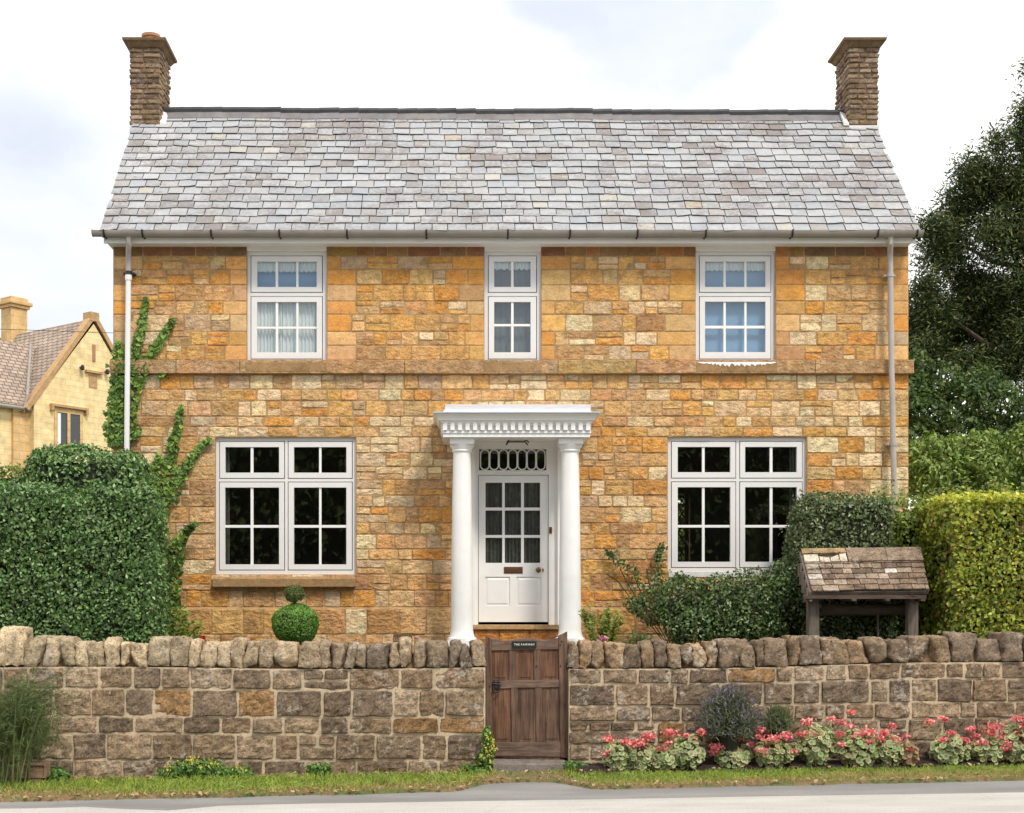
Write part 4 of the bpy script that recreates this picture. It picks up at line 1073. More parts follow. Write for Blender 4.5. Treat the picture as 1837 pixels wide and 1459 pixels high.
m = MB(); kx = X(974.2, yd); m.tube([(kx, yd, kz - 0.018), (kx, yd - 0.001, kz + 0.018)], 0.0095, 10); m.build('keyhole_cover', M_brass, door)
# threshold and the stone riser below it
TH = MB(); r_ = R(848.5, 1003, 1121, 1129.5, 16.86); 
for a, b in ((0, .38), (.38, .72), (.72, 1)): TH.box(r_[0] + (r_[1] - r_[0]) * a + 0.001, r_[0] + (r_[1] - r_[0]) * b - 0.001, 16.83, DW + 0.2, r_[2], r_[3])
thr = TH.build('threshold', MS_thresh, cot, bevel=0.006)
RS = MB(); RS.box(r_[0] + 0.01, r_[1] - 0.01, 16.875, DW + 0.2, PB - 0.019, r_[2] - 0.001, 0, (0.34, 0.2, 0.09))
for a, b in ((0, .3), (.3, .66), (.66, 1)): stone(RS, Vector((r_[0] + 0.01, 16.87, 0)), UX, UZ, NY, (r_[1] - r_[0] - 0.02) * a + 0.003, (r_[1] - r_[0] - 0.02) * b - 0.003, PB - 0.018, r_[2] - 0.003, tuple(v * rnd.uniform(.9, 1.1) for v in (0.5, 0.22, 0.055)), 0.004, 0.004, 0.008, 0.003, 0)
RS.build('step_riser', MS_house, thr)

# ------------------------------------------------------------------ garden wall, in two runs either side of the gate
D1 = 14.0
GX0, GX1 = X(871.5, D1), X(1020, D1)
def wallcol(x, z, pale):
    cs = [(0.165, 0.115, 0.072), (0.135, 0.10, 0.07), (0.20, 0.145, 0.095), (0.13, 0.094, 0.064), (0.245, 0.185, 0.125), (0.22, 0.13, 0.06)]
    w = [4, 3, 2.8, 1.6, 1.0 + pale * 1.6, .6]
    c = rnd.choices(cs, w)[0]; k = rnd.uniform(0.85, 1.2) * (1.42 + 0.4 * pale)
    return tuple(v * k for v in c)
def garden_wall(x0, x1, label, small, fz_top, seed):
    zb = -0.12
    t = thing('garden_wall', ((x0 + x1) / 2, 14.2, 0), label, 'wall')
    mb = MB(); n = max(2, int((x1 - x0) / 0.25)); xs = [x0 + (x1 - x0) * i / n for i in range(n + 1)]
    for i in range(n):
        a, b = xs[i], xs[i + 1]; za, zbb = fz_top(a), fz_top(b)
        mb.add([(a, D1 + 0.008, zb), (b, D1 + 0.008, zb), (b, D1 + 0.40, zb), (a, D1 + 0.40, zb), (a, D1 + 0.008, za), (b, D1 + 0.008, zbb), (b, D1 + 0.40, zbb), (a, D1 + 0.40, za)],
               [(3, 2, 1, 0), (4, 5, 6, 7), (0, 1, 5, 4), (2, 3, 7, 6)] + ([(3, 0, 4, 7)] if i == 0 else []) + ([(1, 2, 6, 5)] if i == n - 1 else []), 0)
    O = Vector((0, D1, 0)); H0 = 0.245 if not small else 0.20
    base = -0.10; nrow = 5 if not small else 6
    fr = [0]; ws = [1.0, 1.0, 0.66, 1.05, 0.82] if not small else [1.1, .75, 1.1, .9, 1.1, .8]
    for w in ws: fr.append(fr[-1] + w / sum(ws))
    if small: fr = [0, 0.22, 0.36, 0.55, 0.68, 0.87, 1.0]
    def put(a, b, u0, u1):
        zl_ = base + (fz_top((a + b) / 2) - base) * u0; zh = base + (fz_top((a + b) / 2) - base) * u1
        g = rnd.uniform(0.006, 0.012)
        if small and rnd.random() < 0.5: g = rnd.uniform(0.002, 0.006)
        xm = (a + b) / 2; pale = max(0, min(1, (-xm - 0.5) / 4)) * (0.6 if zl_ > 0.35 else 1.0)
        stone(mb, O, UX, UZ, NY, a + g, b - g, zl_ + g * 0.9, zh - g * 0.9, wallcol(xm, zl_, pale), 0.009, 0.010, 0.012, 0.013, 1, step=0.028, depth=0.014)
    for r_ in range(nrow):
        x = x0
        while x < x1 - 1e-3:
            w = rnd.uniform(0.22, 0.52) if not small else rnd.uniform(0.16, 0.5)
            if x1 - x < w + 0.18: w = x1 - x
            u0, u1 = fr[r_], fr[r_ + 1]
            if rnd.random() < (0.10 if not small else 0.26) and u1 - u0 > 0.16:
                um = u0 + (u1 - u0) * rnd.uniform(0.4, 0.6); put(x, x + w, u0, um)
                if w > 0.32: q = x + w * rnd.uniform(.4, .6); put(x, q, um, u1); put(q, x + w, um, u1)
                else: put(x, x + w, um, u1)
            else: put(x, x + w, u0, u1)
            x += w
    mb.build('stonework', [MS_wmortar, MS_wall], t)
    # upright coping stones, each lumpy and leaning its own way
    cp = MB(); x = x0
    while x < x1 - 0.03:
        w = rnd.choice([rnd.uniform(0.09, 0.15), rnd.uniform(0.13, 0.2), rnd.uniform(0.18, 0.27)])
        if x1 - x < w + 0.08: w = x1 - x
        zc = fz_top(x + w / 2); h = 0.265 * rnd.uniform(0.84, 1.17)
        if x < -4.3: h *= 1.35
        lean = rnd.uniform(-0.016, 0.016); yf = D1 - rnd.uniform(-0.01, 0.035); dpt = 0.42
        cxm = x + w / 2; sd = rnd.uniform(0, 99)
        planes = [(Vector((rnd.gauss(0, 1), rnd.gauss(-.6, .6), rnd.gauss(.35, .8))).normalized(), rnd.uniform(1.0, 1.35)) for _ in range(6)]
        nx, ny, nz = 9, 8, 12; idx = {}; V = []; F = []
        def vert(i, j, k):
            key = (i, j, k)
            if key in idx: return idx[key]
            a, b, c = i / nx * 2 - 1, j / ny * 2 - 1, k / nz * 2 - 1
            # superellipsoid-ish rounding, the top more than the foot
            p = Vector((a, b, c)); l = (abs(a) ** 14 + abs(b) ** 12 + abs(c) ** 14) ** (1 / 13.4)
            p = p / max(l, 1e-3) if l > 1 else p
            for (nv, dv) in planes:
                e_ = p.dot(nv) - dv
                if e_ > 0: p = p - nv * e_
            q = Vector((cxm + p.x * (w / 2 + 0.002) * (1 - 0.05 * c), yf + dpt / 2 + p.y * dpt / 2, zc + 0.003 + (p.z + 1) / 2 * h))
            q.x += lean * (c + 1)
            nn = noise.noise_vector((q.x * 9 + sd, q.y * 9, q.z * 9)) * 0.012 + noise.noise_vector((q.x * 30 + sd, q.y * 30, q.z * 30)) * 0.016 + noise.noise_vector((q.x * 70 + sd, q.y * 70, q.z * 70)) * 0.006
            q += nn; idx[key] = len(V); V.append(q); return idx[key]
        for i in range(nx):
            for k in range(nz):
                F.append((vert(i, 0, k), vert(i + 1, 0, k), vert(i + 1, 0, k + 1), vert(i, 0, k + 1))); F.append((vert(i + 1, ny, k), vert(i, ny, k), vert(i, ny, k + 1), vert(i + 1, ny, k + 1)))
            for j in range(ny): F.append((vert(i, j, nz), vert(i + 1, j, nz), vert(i + 1, j + 1, nz), vert(i, j + 1, nz)))
        for j in range(ny):
            for k in range(nz):
                F.append((vert(0, j + 1, k), vert(0, j, k), vert(0, j, k + 1), vert(0, j + 1, k + 1))); F.append((vert(nx, j, k), vert(nx, j + 1, k), vert(nx, j + 1, k + 1), vert(nx, j, k + 1)))
        pale = max(0, min(1, (-cxm - 1.0) / 3)); k_ = rnd.uniform(1.15, 1.75)
        c0 = rnd.choice([(0.20, 0.14, 0.085), (0.165, 0.12, 0.08), (0.24, 0.165, 0.10), (0.14, 0.105, 0.075)]) if small else rnd.choice([(0.22, 0.165, 0.11), (0.18, 0.135, 0.09), (0.27, 0.205, 0.135), (0.15, 0.115, 0.085)])
        c1 = (0.50, 0.40, 0.255)
        cp.add(V, F, 0, tuple((a * (1 - pale * 0.6) + b * pale * 0.6) * k_ for a, b in zip(c0, c1)))
        x += w
    cp.build('coping', MS_cope, t, smooth=True)
    # lime packing between the coping stones
    pk = MB()
    for i in range(n):
        a, b = xs[i], xs[i + 1]; m_ = 0.115
        pk.hexa([(a, D1 + 0.05, fz_top(a) - 0.01), (b, D1 + 0.05, fz_top(b) - 0.01), (b, D1 + 0.36, fz_top(b) - 0.01), (a, D1 + 0.36, fz_top(a) - 0.01), (a, D1 + 0.09, fz_top(a) + m_), (b, D1 + 0.09, fz_top(b) + m_), (b, D1 + 0.33, fz_top(b) + m_), (a, D1 + 0.33, fz_top(a) + m_)])
    pk.build('packing', MS_cap, t)
    return t
garden_wall(-7.5, GX0 - 0.004, 'long low wall of squared brown stone and pale mortar, below the clipped dark hedge', False, lambda x: 1.085 + 0.012 * math.sin(x * 1.3), 1)
garden_wall(GX1 + 0.004, 9.0, 'low brown rubble stone wall behind the pink flower bed', True, lambda x: 1.065 + 0.022 * max(0, x - 1.2) * 0.8 + 0.01 * math.sin(x * 1.7), 2)

# ------------------------------------------------------------------ garden gate
DGt = 14.10
gate = thing('garden_gate', (X(945, DGt), DGt, gz(0.8) + 0.16), 'weathered oak panelled gate with black latch and small name board', 'gate')
def gslab(mb, pts, d0, d1):
    """pts: photo px corners, listed bottom-left, bottom-right, top-right, top-left (any count, in that turning sense)"""
    n = len(pts); V = [(X(p, DGt), d0, Z(q, DGt)) for p, q in pts] + [(X(p, DGt), d1, Z(q, DGt)) for p, q in pts]
    F = [tuple(range(n)), tuple(range(2 * n - 1, n - 1, -1))] + [(i, i + n, (i + 1) % n + n, (i + 1) % n) for i in range(n)]
    mb.add(V, F)
def gpart(name, pts, d0, d1, mat, bev=0.005):
    m = MB(); gslab(m, pts, d0, d1); return m.build(name, mat, gate, bevel=bev)
gpart('stile', [(872, 1352), (885, 1352), (881, 1146), (871, 1139)], DGt - 0.012, DGt + 0.045, M_oak)
gpart('stile', [(1006, 1359), (1024, 1361), (1017.5, 1133), (1001.5, 1141)], DGt - 0.012, DGt + 0.045, M_oak)
tp = [(881.3, 1167.5), (1001.6, 1165)] + [(1001.5, 1144.5), (992, 1146), (978, 1148.5), (968, 1147), (955, 1145), (941, 1144.8), (928, 1146), (914, 1149), (902, 1149.5), (892, 1147), (881.2, 1146.5)]
gpart('rail', tp, DGt - 0.006, DGt + 0.035, M_oakh)
gpart('rail', [(883, 1236), (1003, 1233), (1002.5, 1219), (882.5, 1222.5)], DGt - 0.004, DGt + 0.035, M_oakh)
gpart('rail', [(886, 1357), (1006, 1358), (1006, 1331), (885.6, 1332)], DGt - 0.005, DGt + 0.035, M_oakh)
gpart('sill_board', [(887, 1359), (1005, 1364), (1006, 1357.5), (887, 1356.5)], DGt + 0.006, DGt + 0.03, M_oak, 0.002)
for (a0, a1, b0, b1) in ((913, 926, 917, 929), (957.5, 970, 961, 973)):
    gpart('muntin', [(a0 + .6, 1221.8), (a1 + .6, 1221.2), (a1, 1165.8), (a0, 1166.2)], DGt - 0.001, DGt + 0.03, M_oak, 0.004)
    gpart('muntin', [(b0 + 1, 1331.6), (b1 + 1, 1331.4), (b0 + 12 - .5, 1234), (b0 - .8, 1235)], DGt - 0.001, DGt + 0.03, M_oak, 0.004)
for k, (a, b, c, d) in enumerate([(881, 913.5, 1166, 1222), (925.5, 958, 1165.5, 1221.5), (969.5, 1002.5, 1165, 1220.5)]):
    m = MB(); gslab(m, [(a, d), (b, d), (b, c), (a, c)], DGt + 0.012, DGt + 0.025); gslab(m, [(a + 6, d - 6), (b - 6, d - 6), (b - 6, c + 6), (a + 6, c + 6)], DGt + 0.006, DGt + 0.0118); m.build('gate_panel', M_oakr, gate, bevel=0.003)
for k, (a, b, c, d) in enumerate([(882.5, 917, 1235, 1332), (927, 961.5, 1234.5, 1332), (971.5, 1006, 1233, 1332)]):
    m = MB(); gslab(m, [(a + 3, d), (b + .5, d), (b, c), (a, c)], DGt + 0.012, DGt + 0.025); gslab(m, [(a + 8, d - 6), (b - 5, d - 6), (b - 6, c + 6), (a + 6, c + 6)], DGt + 0.006, DGt + 0.0118); m.build('gate_panel', M_oakr if k == 0 else M_oak, gate, bevel=0.003)
lt = MB()
lx, lz = X(891, DGt), Z(1232, DGt); yl_ = DGt - 0.012
lt.box(lx - 0.045, lx + 0.035, yl_ - 0.012, yl_ + 0.008, lz - 0.012, lz + 0.05); lt.tube([(lx - 0.005, yl_ - 0.012, lz), (lx - 0.005, yl_ - 0.03, lz)], 0.014, 10)
lt.tube([(lx + 0.035 * math.cos(t_), yl_ - 0.03, lz - 0.012 + 0.04 * math.sin(t_)) for t_ in [math.pi + math.pi * k / 10 for k in range(11)]], 0.009, 8)
lt.tube([(lx - 0.04, yl_ - 0.016, lz + 0.03), (lx + 0.045, yl_ - 0.02, lz + 0.022)], 0.009, 8); lt.box(lx - 0.03, lx - 0.018, yl_ - 0.03, yl_, lz + 0.045, lz + 0.07); lt.box(lx + 0.012, lx + 0.024, yl_ - 0.03, yl_, lz + 0.045, lz + 0.068)
lt.build('latch', M_black, gate, bevel=0.002)
hg = MB(); hx, hz = X(1019.3, DGt), Z(1195, DGt); hg.box(hx - 0.022, hx + 0.012, DGt - 0.028, DGt - 0.0135, hz - 0.03, hz + 0.03); hg.tube([(hx + 0.008, DGt - 0.03, hz - 0.04), (hx + 0.008, DGt - 0.03, hz + 0.04)], 0.009, 8); hg.build('hinge', M_black, gate)
for (px, py) in ((962.5, 1195), (1005.5, 1195), (1005, 1157), (1008, 1151), (879, 1231)):
    b = MB(); b.tube([(X(px, DGt), DGt + 0.001, Z(py, DGt)), (X(px, DGt), DGt - 0.018, Z(py, DGt))], 0.0085, 8); b.build('bolt', M_black, gate)
nb = MB(); r_ = R(918.8, 962, 1150, 1163, DGt); nb.box(r_[0], r_[1], DGt - 0.024, DGt - 0.0065, r_[2], r_[3]); board = nb.build('name_board', M_board, gate, bevel=0.003)
cu = bpy.data.curves.new('lettering', 'FONT'); cu.body = 'THE FAIRWAY'; cu.size = 0.052; cu.extrude = 0.0012; cu.offset = 0.0001; cu.align_x = 'CENTER'; cu.align_y = 'CENTER'; cu.space_character = 1.12
to = bpy.data.objects.new('lettering', cu); COL.objects.link(to)
bpy.context.view_layer.update()
tm = bpy.data.meshes.new_from_object(to.evaluated_get(bpy.context.evaluated_depsgraph_get())); bpy.data.objects.remove(to)
lo = bpy.data.objects.new('lettering', tm); COL.objects.link(lo); tm.materials.clear(); tm.materials.append(M_letter)
wid = max(v.co.x for v in tm.vertices) - min(v.co.x for v in tm.vertices); k = (r_[1] - r_[0]) * 0.86 / wid
lo.parent = board; lo.scale = (k, k, 1); lo.rotation_euler = (math.radians(90), 0, 0)
lo.location = Vector(((r_[0] + r_[1]) / 2, DGt - 0.0255, (r_[2] + r_[3]) / 2)) - ORIG[gate.name]
# stone step at the gate
st = MB(); O = (X(945, 14), 14.0, 0)
st.hexa([(X(886, 13.86), 13.84, -0.06), (X(1016, 13.86), 13.86, -0.06), (GX1 - 0.01, 14.32, -0.06), (GX0 + 0.01, 14.32, -0.06), (X(883, 13.86), 13.85, 0.142), (X(1016, 13.86), 13.87, 0.135), (GX1 - 0.01, 14.32, 0.168), (GX0 + 0.01, 14.32, 0.178)], 0)
meta(st.build('gate_step', MS_step, None, O, bevel=0.014), 'worn grey stone step below the wooden gate', 'step', None, 'thing')
#PART4

# ------------------------------------------------------------------ neighbouring house, up the lane
def neighbour():
    D0 = 42.0; ap = Vector((X(168, D0), D0, Z(574, D0)))
    v = Vector((-0.79, 0.613, 0)).normalized(); u = Vector((-v.y, v.x, 0)); u = -u if u.x < 0 else u
    rot = math.atan2(u.y, u.x)
    base = Vector((ap.x, ap.y, GARDEN))
    h = thing('neighbour_house', base, 'pale yellow stone house with steep brown tiled roof and gable, farther up beyond the hedge', 'house', None, 'thing', rot)
    # local frame: x along the gable (u), y back along the ridge (v), z up from the garden level
    za = ap.z - GARDEN; ze = Z(722, 40.3) - GARDEN; hw = 2.12; L = 7.0
    W = MB()
    V = [(-hw, 0, 0), (hw, 0, 0), (hw, 0, ze), (0, 0, za - 0.12), (-hw, 0, ze), (-hw, L, 0), (hw, L, 0), (hw, L, ze), (0, L, za - 0.12), (-hw, L, ze)]
    W.add(V, [(0, 1, 2, 3, 4), (9, 8, 7, 6, 5), (1, 6, 7, 2), (5, 0, 4, 9)], 0)
    # lower wing running away along -x, its wall just behind the gable
    w2, x2 = 1.75, -9.0
    W.add([(x2, 0.3, 0), (-hw - 0.002, 0.3, 0), (-hw - 0.002, 0.3, ze - 0.02), (x2, 0.3, ze - 0.02), (x2, 0.3 + 2 * w2, 0), (x2, 0.3 + 2 * w2, ze), (x2, 0.3 + w2, ze + 2.0)], [(0, 1, 2, 3), (4, 0, 3, 6, 5)], 0)
    wl = W.build('wall', M_nwall, h, local=True); uv_box(wl)
    Q = MB(); Q.box(-hw - 0.55, -hw + 0.02, 0.20, 0.34, 0, ze - 0.06); q = Q.build('quoin', M_nquoin, h, local=True); uv_box(q)
    Rf = MB()
    def slope(mb, a, b, c, d, th=0.07):
        a, b, c, d = map(Vector, (a, b, c, d)); n = (b - a).cross(d - a).normalized() * th
        n = n if n.z > 0 else -n
        mb.hexa([a, b, c, d, a + n, b + n, c + n, d + n])
    pr = (za - ze) / hw; ov = 0.16
    slope(Rf, (-hw - ov, 0.14, ze - ov * pr), (-hw - ov, L + .1, ze - ov * pr), (-0.0, L + .1, za - 0.02), (-0.0, 0.14, za - 0.02))
    slope(Rf, (hw + ov, L + .1, ze - ov * pr), (hw + ov, 0.14, ze - ov * pr), (0.002, 0.14, za - 0.02), (0.002, L + .1, za - 0.02))
    p2 = 2.05 / w2
    slope(Rf, (x2, 0.3 - 0.14, ze - 0.16), (-hw - 0.1, 0.3 - 0.14, ze - 0.16), (-hw + 1.45, 0.3 + w2, ze + 2.05), (x2, 0.3 + w2, ze + 2.05))
    slope(Rf, (-hw, 0.3 + 2 * w2, ze), (x2, 0.3 + 2 * w2, ze), (x2, 0.302 + w2, ze + 2.05), (-hw + 1.4, 0.302 + w2, ze + 2.05))
    # stepped courses so the eaves line and slope break the light
    r = Rf.build('roof', M_ntile, h, local=True); uv_box(r)
    CP = MB()
    for s in (-1, 1):
        a = Vector((s * (hw + 0.2), 0, ze - 0.2 * pr)); b = Vector((0, 0, za + 0.02)); n = Vector((s * pr, 0, 1)).normalized()
        pts = [a, b, b + n * 0.13, a + n * 0.13]
        if s > 0: pts = [pts[1], pts[0], pts[3], pts[2]]
        CP.add([(p.x, -0.05, p.z) for p in pts] + [(p.x, 0.24, p.z) for p in pts], [(0, 1, 2, 3), (7, 6, 5, 4), (3, 2, 6, 7), (0, 3, 7, 4), (1, 5, 6, 2), (0, 4, 5, 1)])
    CP.box(-0.16, 0.16, -0.06, 0.3, za - 0.05, za + 0.22); CP.build('gable_coping', MS_thresh, h, local=True)
    ch = MB(); cx, cy, cz = 0, L - 3.0, za - 0.3
    ch.box(cx - 0.40, cx + 0.40, cy - 0.36, cy + 0.36, cz - 1.6, cz + 0.05); ch.box(cx - 0.30, cx + 0.30, cy - 0.28, cy + 0.28, cz + 0.05, cz + 1.15)
    ch.box(cx - 0.36, cx + 0.36, cy - 0.34, cy + 0.34, cz + 1.15, cz + 1.25); ch.box(cx - 0.42, cx + 0.42, cy - 0.40, cy + 0.40, cz + 1.25, cz + 1.37); ch.box(cx - 0.32, cx + 0.32, cy - 0.3, cy + 0.3, cz + 1.37, cz + 1.5)
    c = ch.build('chimney', M_nquoin, r, local=True, bevel=0.02); uv_box(c)
    # window under a drip mould
    wz1, wz0 = Z(739, 40.9) - GARDEN, Z(800, 40.9) - GARDEN; wx0, wx1 = -1.33, -0.52
    F = MB(); F.plate((wx0 - 0.1, wx1 + 0.1, wz0 - 0.1, wz1 + 0.08), [(wx0, (wx0 + wx1) / 2 - 0.05, wz0, wz1), ((wx0 + wx1) / 2 + 0.05, wx1, wz0, wz1)], -0.04, -0.003)
    wn = F.build('window', M_nquoin, h, local=True); uv_box(wn)
    g = MB(); g.box(wx0 - 0.01, wx1 + 0.01, -0.012, -0.005, wz0 - 0.01, wz1 + 0.01); g.build('pane', M_gdark, wn, local=True)
    g = MB(); g.box(wx0 + 0.02, wx0 + 0.13, -0.02, -0.0125, wz0, wz1 - 0.02); g.build('curtain', M_net, wn, local=True)
    d = MB(); d.box(wx0 - 0.25, wx1 + 0.25, -0.12, -0.001, wz1 + 0.15, wz1 + 0.22); d.box(wx0 - 0.25, wx0 - 0.17, -0.12, -0.001, wz1 + 0.02, wz1 + 0.15); d.box(wx1 + 0.17, wx1 + 0.25, -0.12, -0.001, wz1 + 0.02, wz1 + 0.15); d.build('drip_mould', MS_thresh, wn, local=True)
    s = MB(); s.box(-0.05, 0.05, -0.03, 0.0, za - 1.25, za - 0.75); s.build('slit_vent', M_terra, h, local=True)
    s = MB(); s.box(-0.33, 0.28, -0.1, -0.001, za - 1.62, za - 1.55); s.build('ledge', MS_thresh, h, local=True)
    s = MB(); s.box(-0.18, 0.12, -0.02, -0.001, za - 2.05, za - 1.66); s.build('niche_door', MS_thresh, h, local=True)
    for xx in (-0.5, 0.42):
        s = MB(); s.lathe(xx, -0.12, [(0.03, za - 1.60), (0.06, za - 1.57), (0.06, za - 1.49), (0.03, za - 1.44)], 12); s.box(xx - 0.02, xx + 0.02, -0.12, -0.001, za - 1.53, za - 1.49); s.build('spotlight', M_black, h, local=True)
    s = MB(); s.tube([(-hw - 0.28, 0.1, ze - 0.3), (-hw - 0.14, 0.12, ze + 0.2), (-hw + 1.3, 0.35 + w2 * 0.93, ze + 2.1)], 0.045, 8); s.build('valley_gutter', M_gutter, h, local=True)
    s = MB(); s.tube([(x2, 0.08, ze - 0.2), (-hw - 0.05, 0.08, ze - 0.2)], 0.06, 8); s.build('gutter', M_gutter, h, local=True)
M_gdark = m_plain('dark_pane', (0.05, 0.06, 0.065), 0.08, 0.1, 3)
neighbour()
cb = MB(); cb.tube([(X(40, 34) - 10, 34, Z(590, 34) + 0.3), (X(100, 34), 34, Z(594, 34)), (X(215, 34), 34.0, Z(598, 34)), (-6, 34, Z(598, 34))], 0.007, 5)
meta(cb.build('overhead_cable', M_black, None, (X(100, 34), 34, Z(594, 34))), 'thin dark overhead cable crossing in front of the pale neighbouring gable', 'cable', None, 'thing')

# ------------------------------------------------------------------ hedges and bushes
GR1 = [(0.030, 0.062, 0.018), (0.045, 0.085, 0.024), (0.070, 0.115, 0.036), (0.10, 0.145, 0.06), (0.018, 0.035, 0.012)]
LV = 1.0
def lv(cs, k=1.0): return [tuple(min(0.6, v * k * 1.55) for v in c) for c in cs]
# big clipped hedge, with the loose rounded shrub behind it
b = (-5.9, X(288, 14.95), 14.75, 15.55, GARDEN, Z(868, 14.8))
hedge('clipped_hedge', 'large dark green clipped hedge with a flat top, above the stone wall', b, 36000, 0.044, lv(GR1, 1.7), [3, 4, 3, 1.2, 2], M_leafg, 21, amp=0.075, depth=0.055, inset=0.24, roundr=0.14, pocket=1.5)
t = thing('rounded_bush', (X(155, 16.2), 16.2, GARDEN), 'dark green domed evergreen bush rising behind the flat topped hedge', 'bush')
P, N = box_points(11000, (X(38, 16.1), X(272, 16.1), 15.85, 16.75, 1.8, Z(786, 16.0)), 'ftlr', 0.09, 2.6, 31, 0.07, 0.42)
leaf_obj('foliage', P, N, 0.055, pal(len(P), lv(GR1, 1.75), [2.5, 4, 3.5, 1.5, 1.5]), M_leafg, t, aspect=0.55)
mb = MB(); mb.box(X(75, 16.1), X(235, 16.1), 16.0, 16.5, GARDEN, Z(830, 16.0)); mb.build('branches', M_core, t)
hedge('privet_hedge', 'light yellow-green hedge showing behind the domed bush', (-8.2, X(120, 19), 18.6, 20.0, GARDEN, Z(836, 18.7)), 9000, 0.06, [(0.13, 0.19, 0.035), (0.19, 0.25, 0.05), (0.08, 0.13, 0.025)], [3, 3, 1.5], M_leaf, 41, amp=0.06)
# yellow beech hedge at the boundary
YE = [(0.26, 0.32, 0.045), (0.38, 0.42, 0.065), (0.54, 0.53, 0.09), (0.13, 0.18, 0.034), (0.28, 0.20, 0.06)]
b = (X(1692, 15.4), 8.2, 15.2, 16.6, GARDEN, Z(897, 15.3))
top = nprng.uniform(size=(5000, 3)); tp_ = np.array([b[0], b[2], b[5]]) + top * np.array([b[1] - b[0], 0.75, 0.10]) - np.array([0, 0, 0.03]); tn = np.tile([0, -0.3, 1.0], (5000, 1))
hedge('beech_hedge', 'tall clipped yellow-green beech hedge with a bright sunlit top, past the roofed well', b, 36000, 0.056, YE, [4, 4, 2.2, 2.6, 1.4], M_leaf, 51, amp=0.05, depth=0.05, inset=0.13, extra=(tp_, tn), pocket=0.3)
b = (X(1424, 15.95), X(1610, 16.1), 15.75, 16.7, GARDEN, Z(878, 15.8))
hedge('box_hedge', 'dense grey-green hedge beside the cottage corner, behind the roofed well', b, 15000, 0.042, lv([(0.045, 0.068, 0.026), (0.07, 0.10, 0.038), (0.105, 0.135, 0.058), (0.15, 0.175, 0.085)], 1.05), [3, 4, 3, 1.3], M_leafg, 61, amp=0.07, depth=0.06, roundr=0.3)
t = thing('privet_bush', (X(1650, 16.5), 16.5, GARDEN), 'loose yellow-green bush filling the gap between the grey-green and the beech hedge', 'bush')
P, N = box_points(9000, (X(1570, 16.4), X(1730, 16.4), 16.1, 17.0, GARDEN, Z(893, 16.2)), 'ftlr', 0.12, 2.4, 71, 0.10, 0.35)
q = nprng.uniform(size=(700, 3)); P2 = np.array([X(1575, 16.3), 16.2, Z(905, 16.2)]) + q * np.array([1.0, 0.6, 0.0]); P2[:, 2] += nprng.exponential(0.07, 700)
P = np.concatenate([P, P2]); N = np.concatenate([N, np.tile([0, -0.5, 0.8], (700, 1))])
leaf_obj('foliage', P, N, 0.05, pal(len(P), [(0.16, 0.23, 0.045), (0.23, 0.30, 0.06), (0.32, 0.37, 0.085), (0.10, 0.14, 0.03)], [4, 4, 2, 2]), M_leaf, t)
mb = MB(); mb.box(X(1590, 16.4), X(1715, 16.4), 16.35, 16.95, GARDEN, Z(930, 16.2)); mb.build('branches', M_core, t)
# shrub trained under the parlour window
t = thing('cotoneaster_shrub', (X(1300, 16.2), 16.2, GARDEN), 'spreading dark green shrub trained under the ground floor window near the well', 'shrub')
Ps = []; Ns = []
def blob(px, py, D, rx, ry, rz, n, seed, amp=0.14, depth=0.16):
    P, N = ball_points(n, (X(px, D), D, Z(py, D)), (rx, ry, rz), amp, 2.5, seed, depth); Ps.append(P); Ns.append(N)
for a in [(1410, 1075, 16.1, .42, .35, .42, 3000, 1), (1345, 1090, 16.1, .45, .35, .46, 3200, 2), (1280, 1095, 16.1, .42, .34, .42, 3000, 3), (1225, 1085, 16.2, .36, .32, .32, 2200, 4), (1175, 1090, 16.4, .26, .25, .22, 1100, 5), (1250, 1130, 16.0, .40, .3, .3, 1800, 6), (1350, 1130, 15.95, .45, .3, .3, 2000, 7), (1425, 1040, 16.15, .25, .3, .3, 1400, 8), (1140, 1085, 16.6, .14, .12, .10, 300, 9)]: blob(*a)
for k, (pts, n) in enumerate([([(1195, 1070), (1178, 1040), (1183, 1000), (1187, 980)], 260), ([(1170, 1070), (1150, 1040), (1130, 1020), (1105, 1005), (1085, 985)], 260), ([(1205, 1060), (1215, 1035), (1230, 1050)], 200)]):
    pts = np.array([(X(a, 16.9), 16.9, Z(b_, 16.9)) for a, b_ in pts]); f = nprng.uniform(0, len(pts) - 1.001, n); i = f.astype(int); p = pts[i] + (pts[i + 1] - pts[i]) * (f - i)[:, None]
    p += nprng.normal(size=p.shape) * np.array([0.045, 0.03, 0.045]) * (1.3 - f / len(pts))[:, None]; Ps.append(p); Ns.append(np.tile([0, -1, 0.3], (n, 1)))
P = np.concatenate(Ps); N = np.concatenate(Ns); m = (P[:, 2] > GARDEN - 0.05) & (P[:, 1] < 16.95); P, N = P[m], N[m]
leaf_obj('foliage', P, N, 0.046, pal(len(P), lv([(0.035, 0.062, 0.018), (0.06, 0.095, 0.027), (0.095, 0.135, 0.042), (0.13, 0.165, 0.07)], 1.0), [4, 4, 2, 1]), M_leafg, t)
mb = MB()
for (px, py, rx, rz) in [(1410, 1090, .30, .30), (1345, 1100, .33, .34), (1280, 1105, .30, .30), (1225, 1100, .24, .22)]:
    cx, cz = X(px, 16.15), Z(py, 16.15); mb.lathe(cx, 16.2, [(0.02, GARDEN)] + [(rx * math.sin(a) + 0.01, cz - rz * math.cos(a)) for a in (0.6, 1.1, 1.6, 2.1, 2.6, 3.05)], 12)
for k in range(5): mb.tube([(X(1215, 16.6), 16.7, GARDEN), (X(1190 - 20 * k, 16.8), 16.9, Z(1075 - 8 * k, 16.9)), (X(1185 - 24 * k, 16.9), 16.95, Z(1030 - 10 * (k % 2), 16.9))], 0.006, 5)
mb.build('branches', M_core, t)

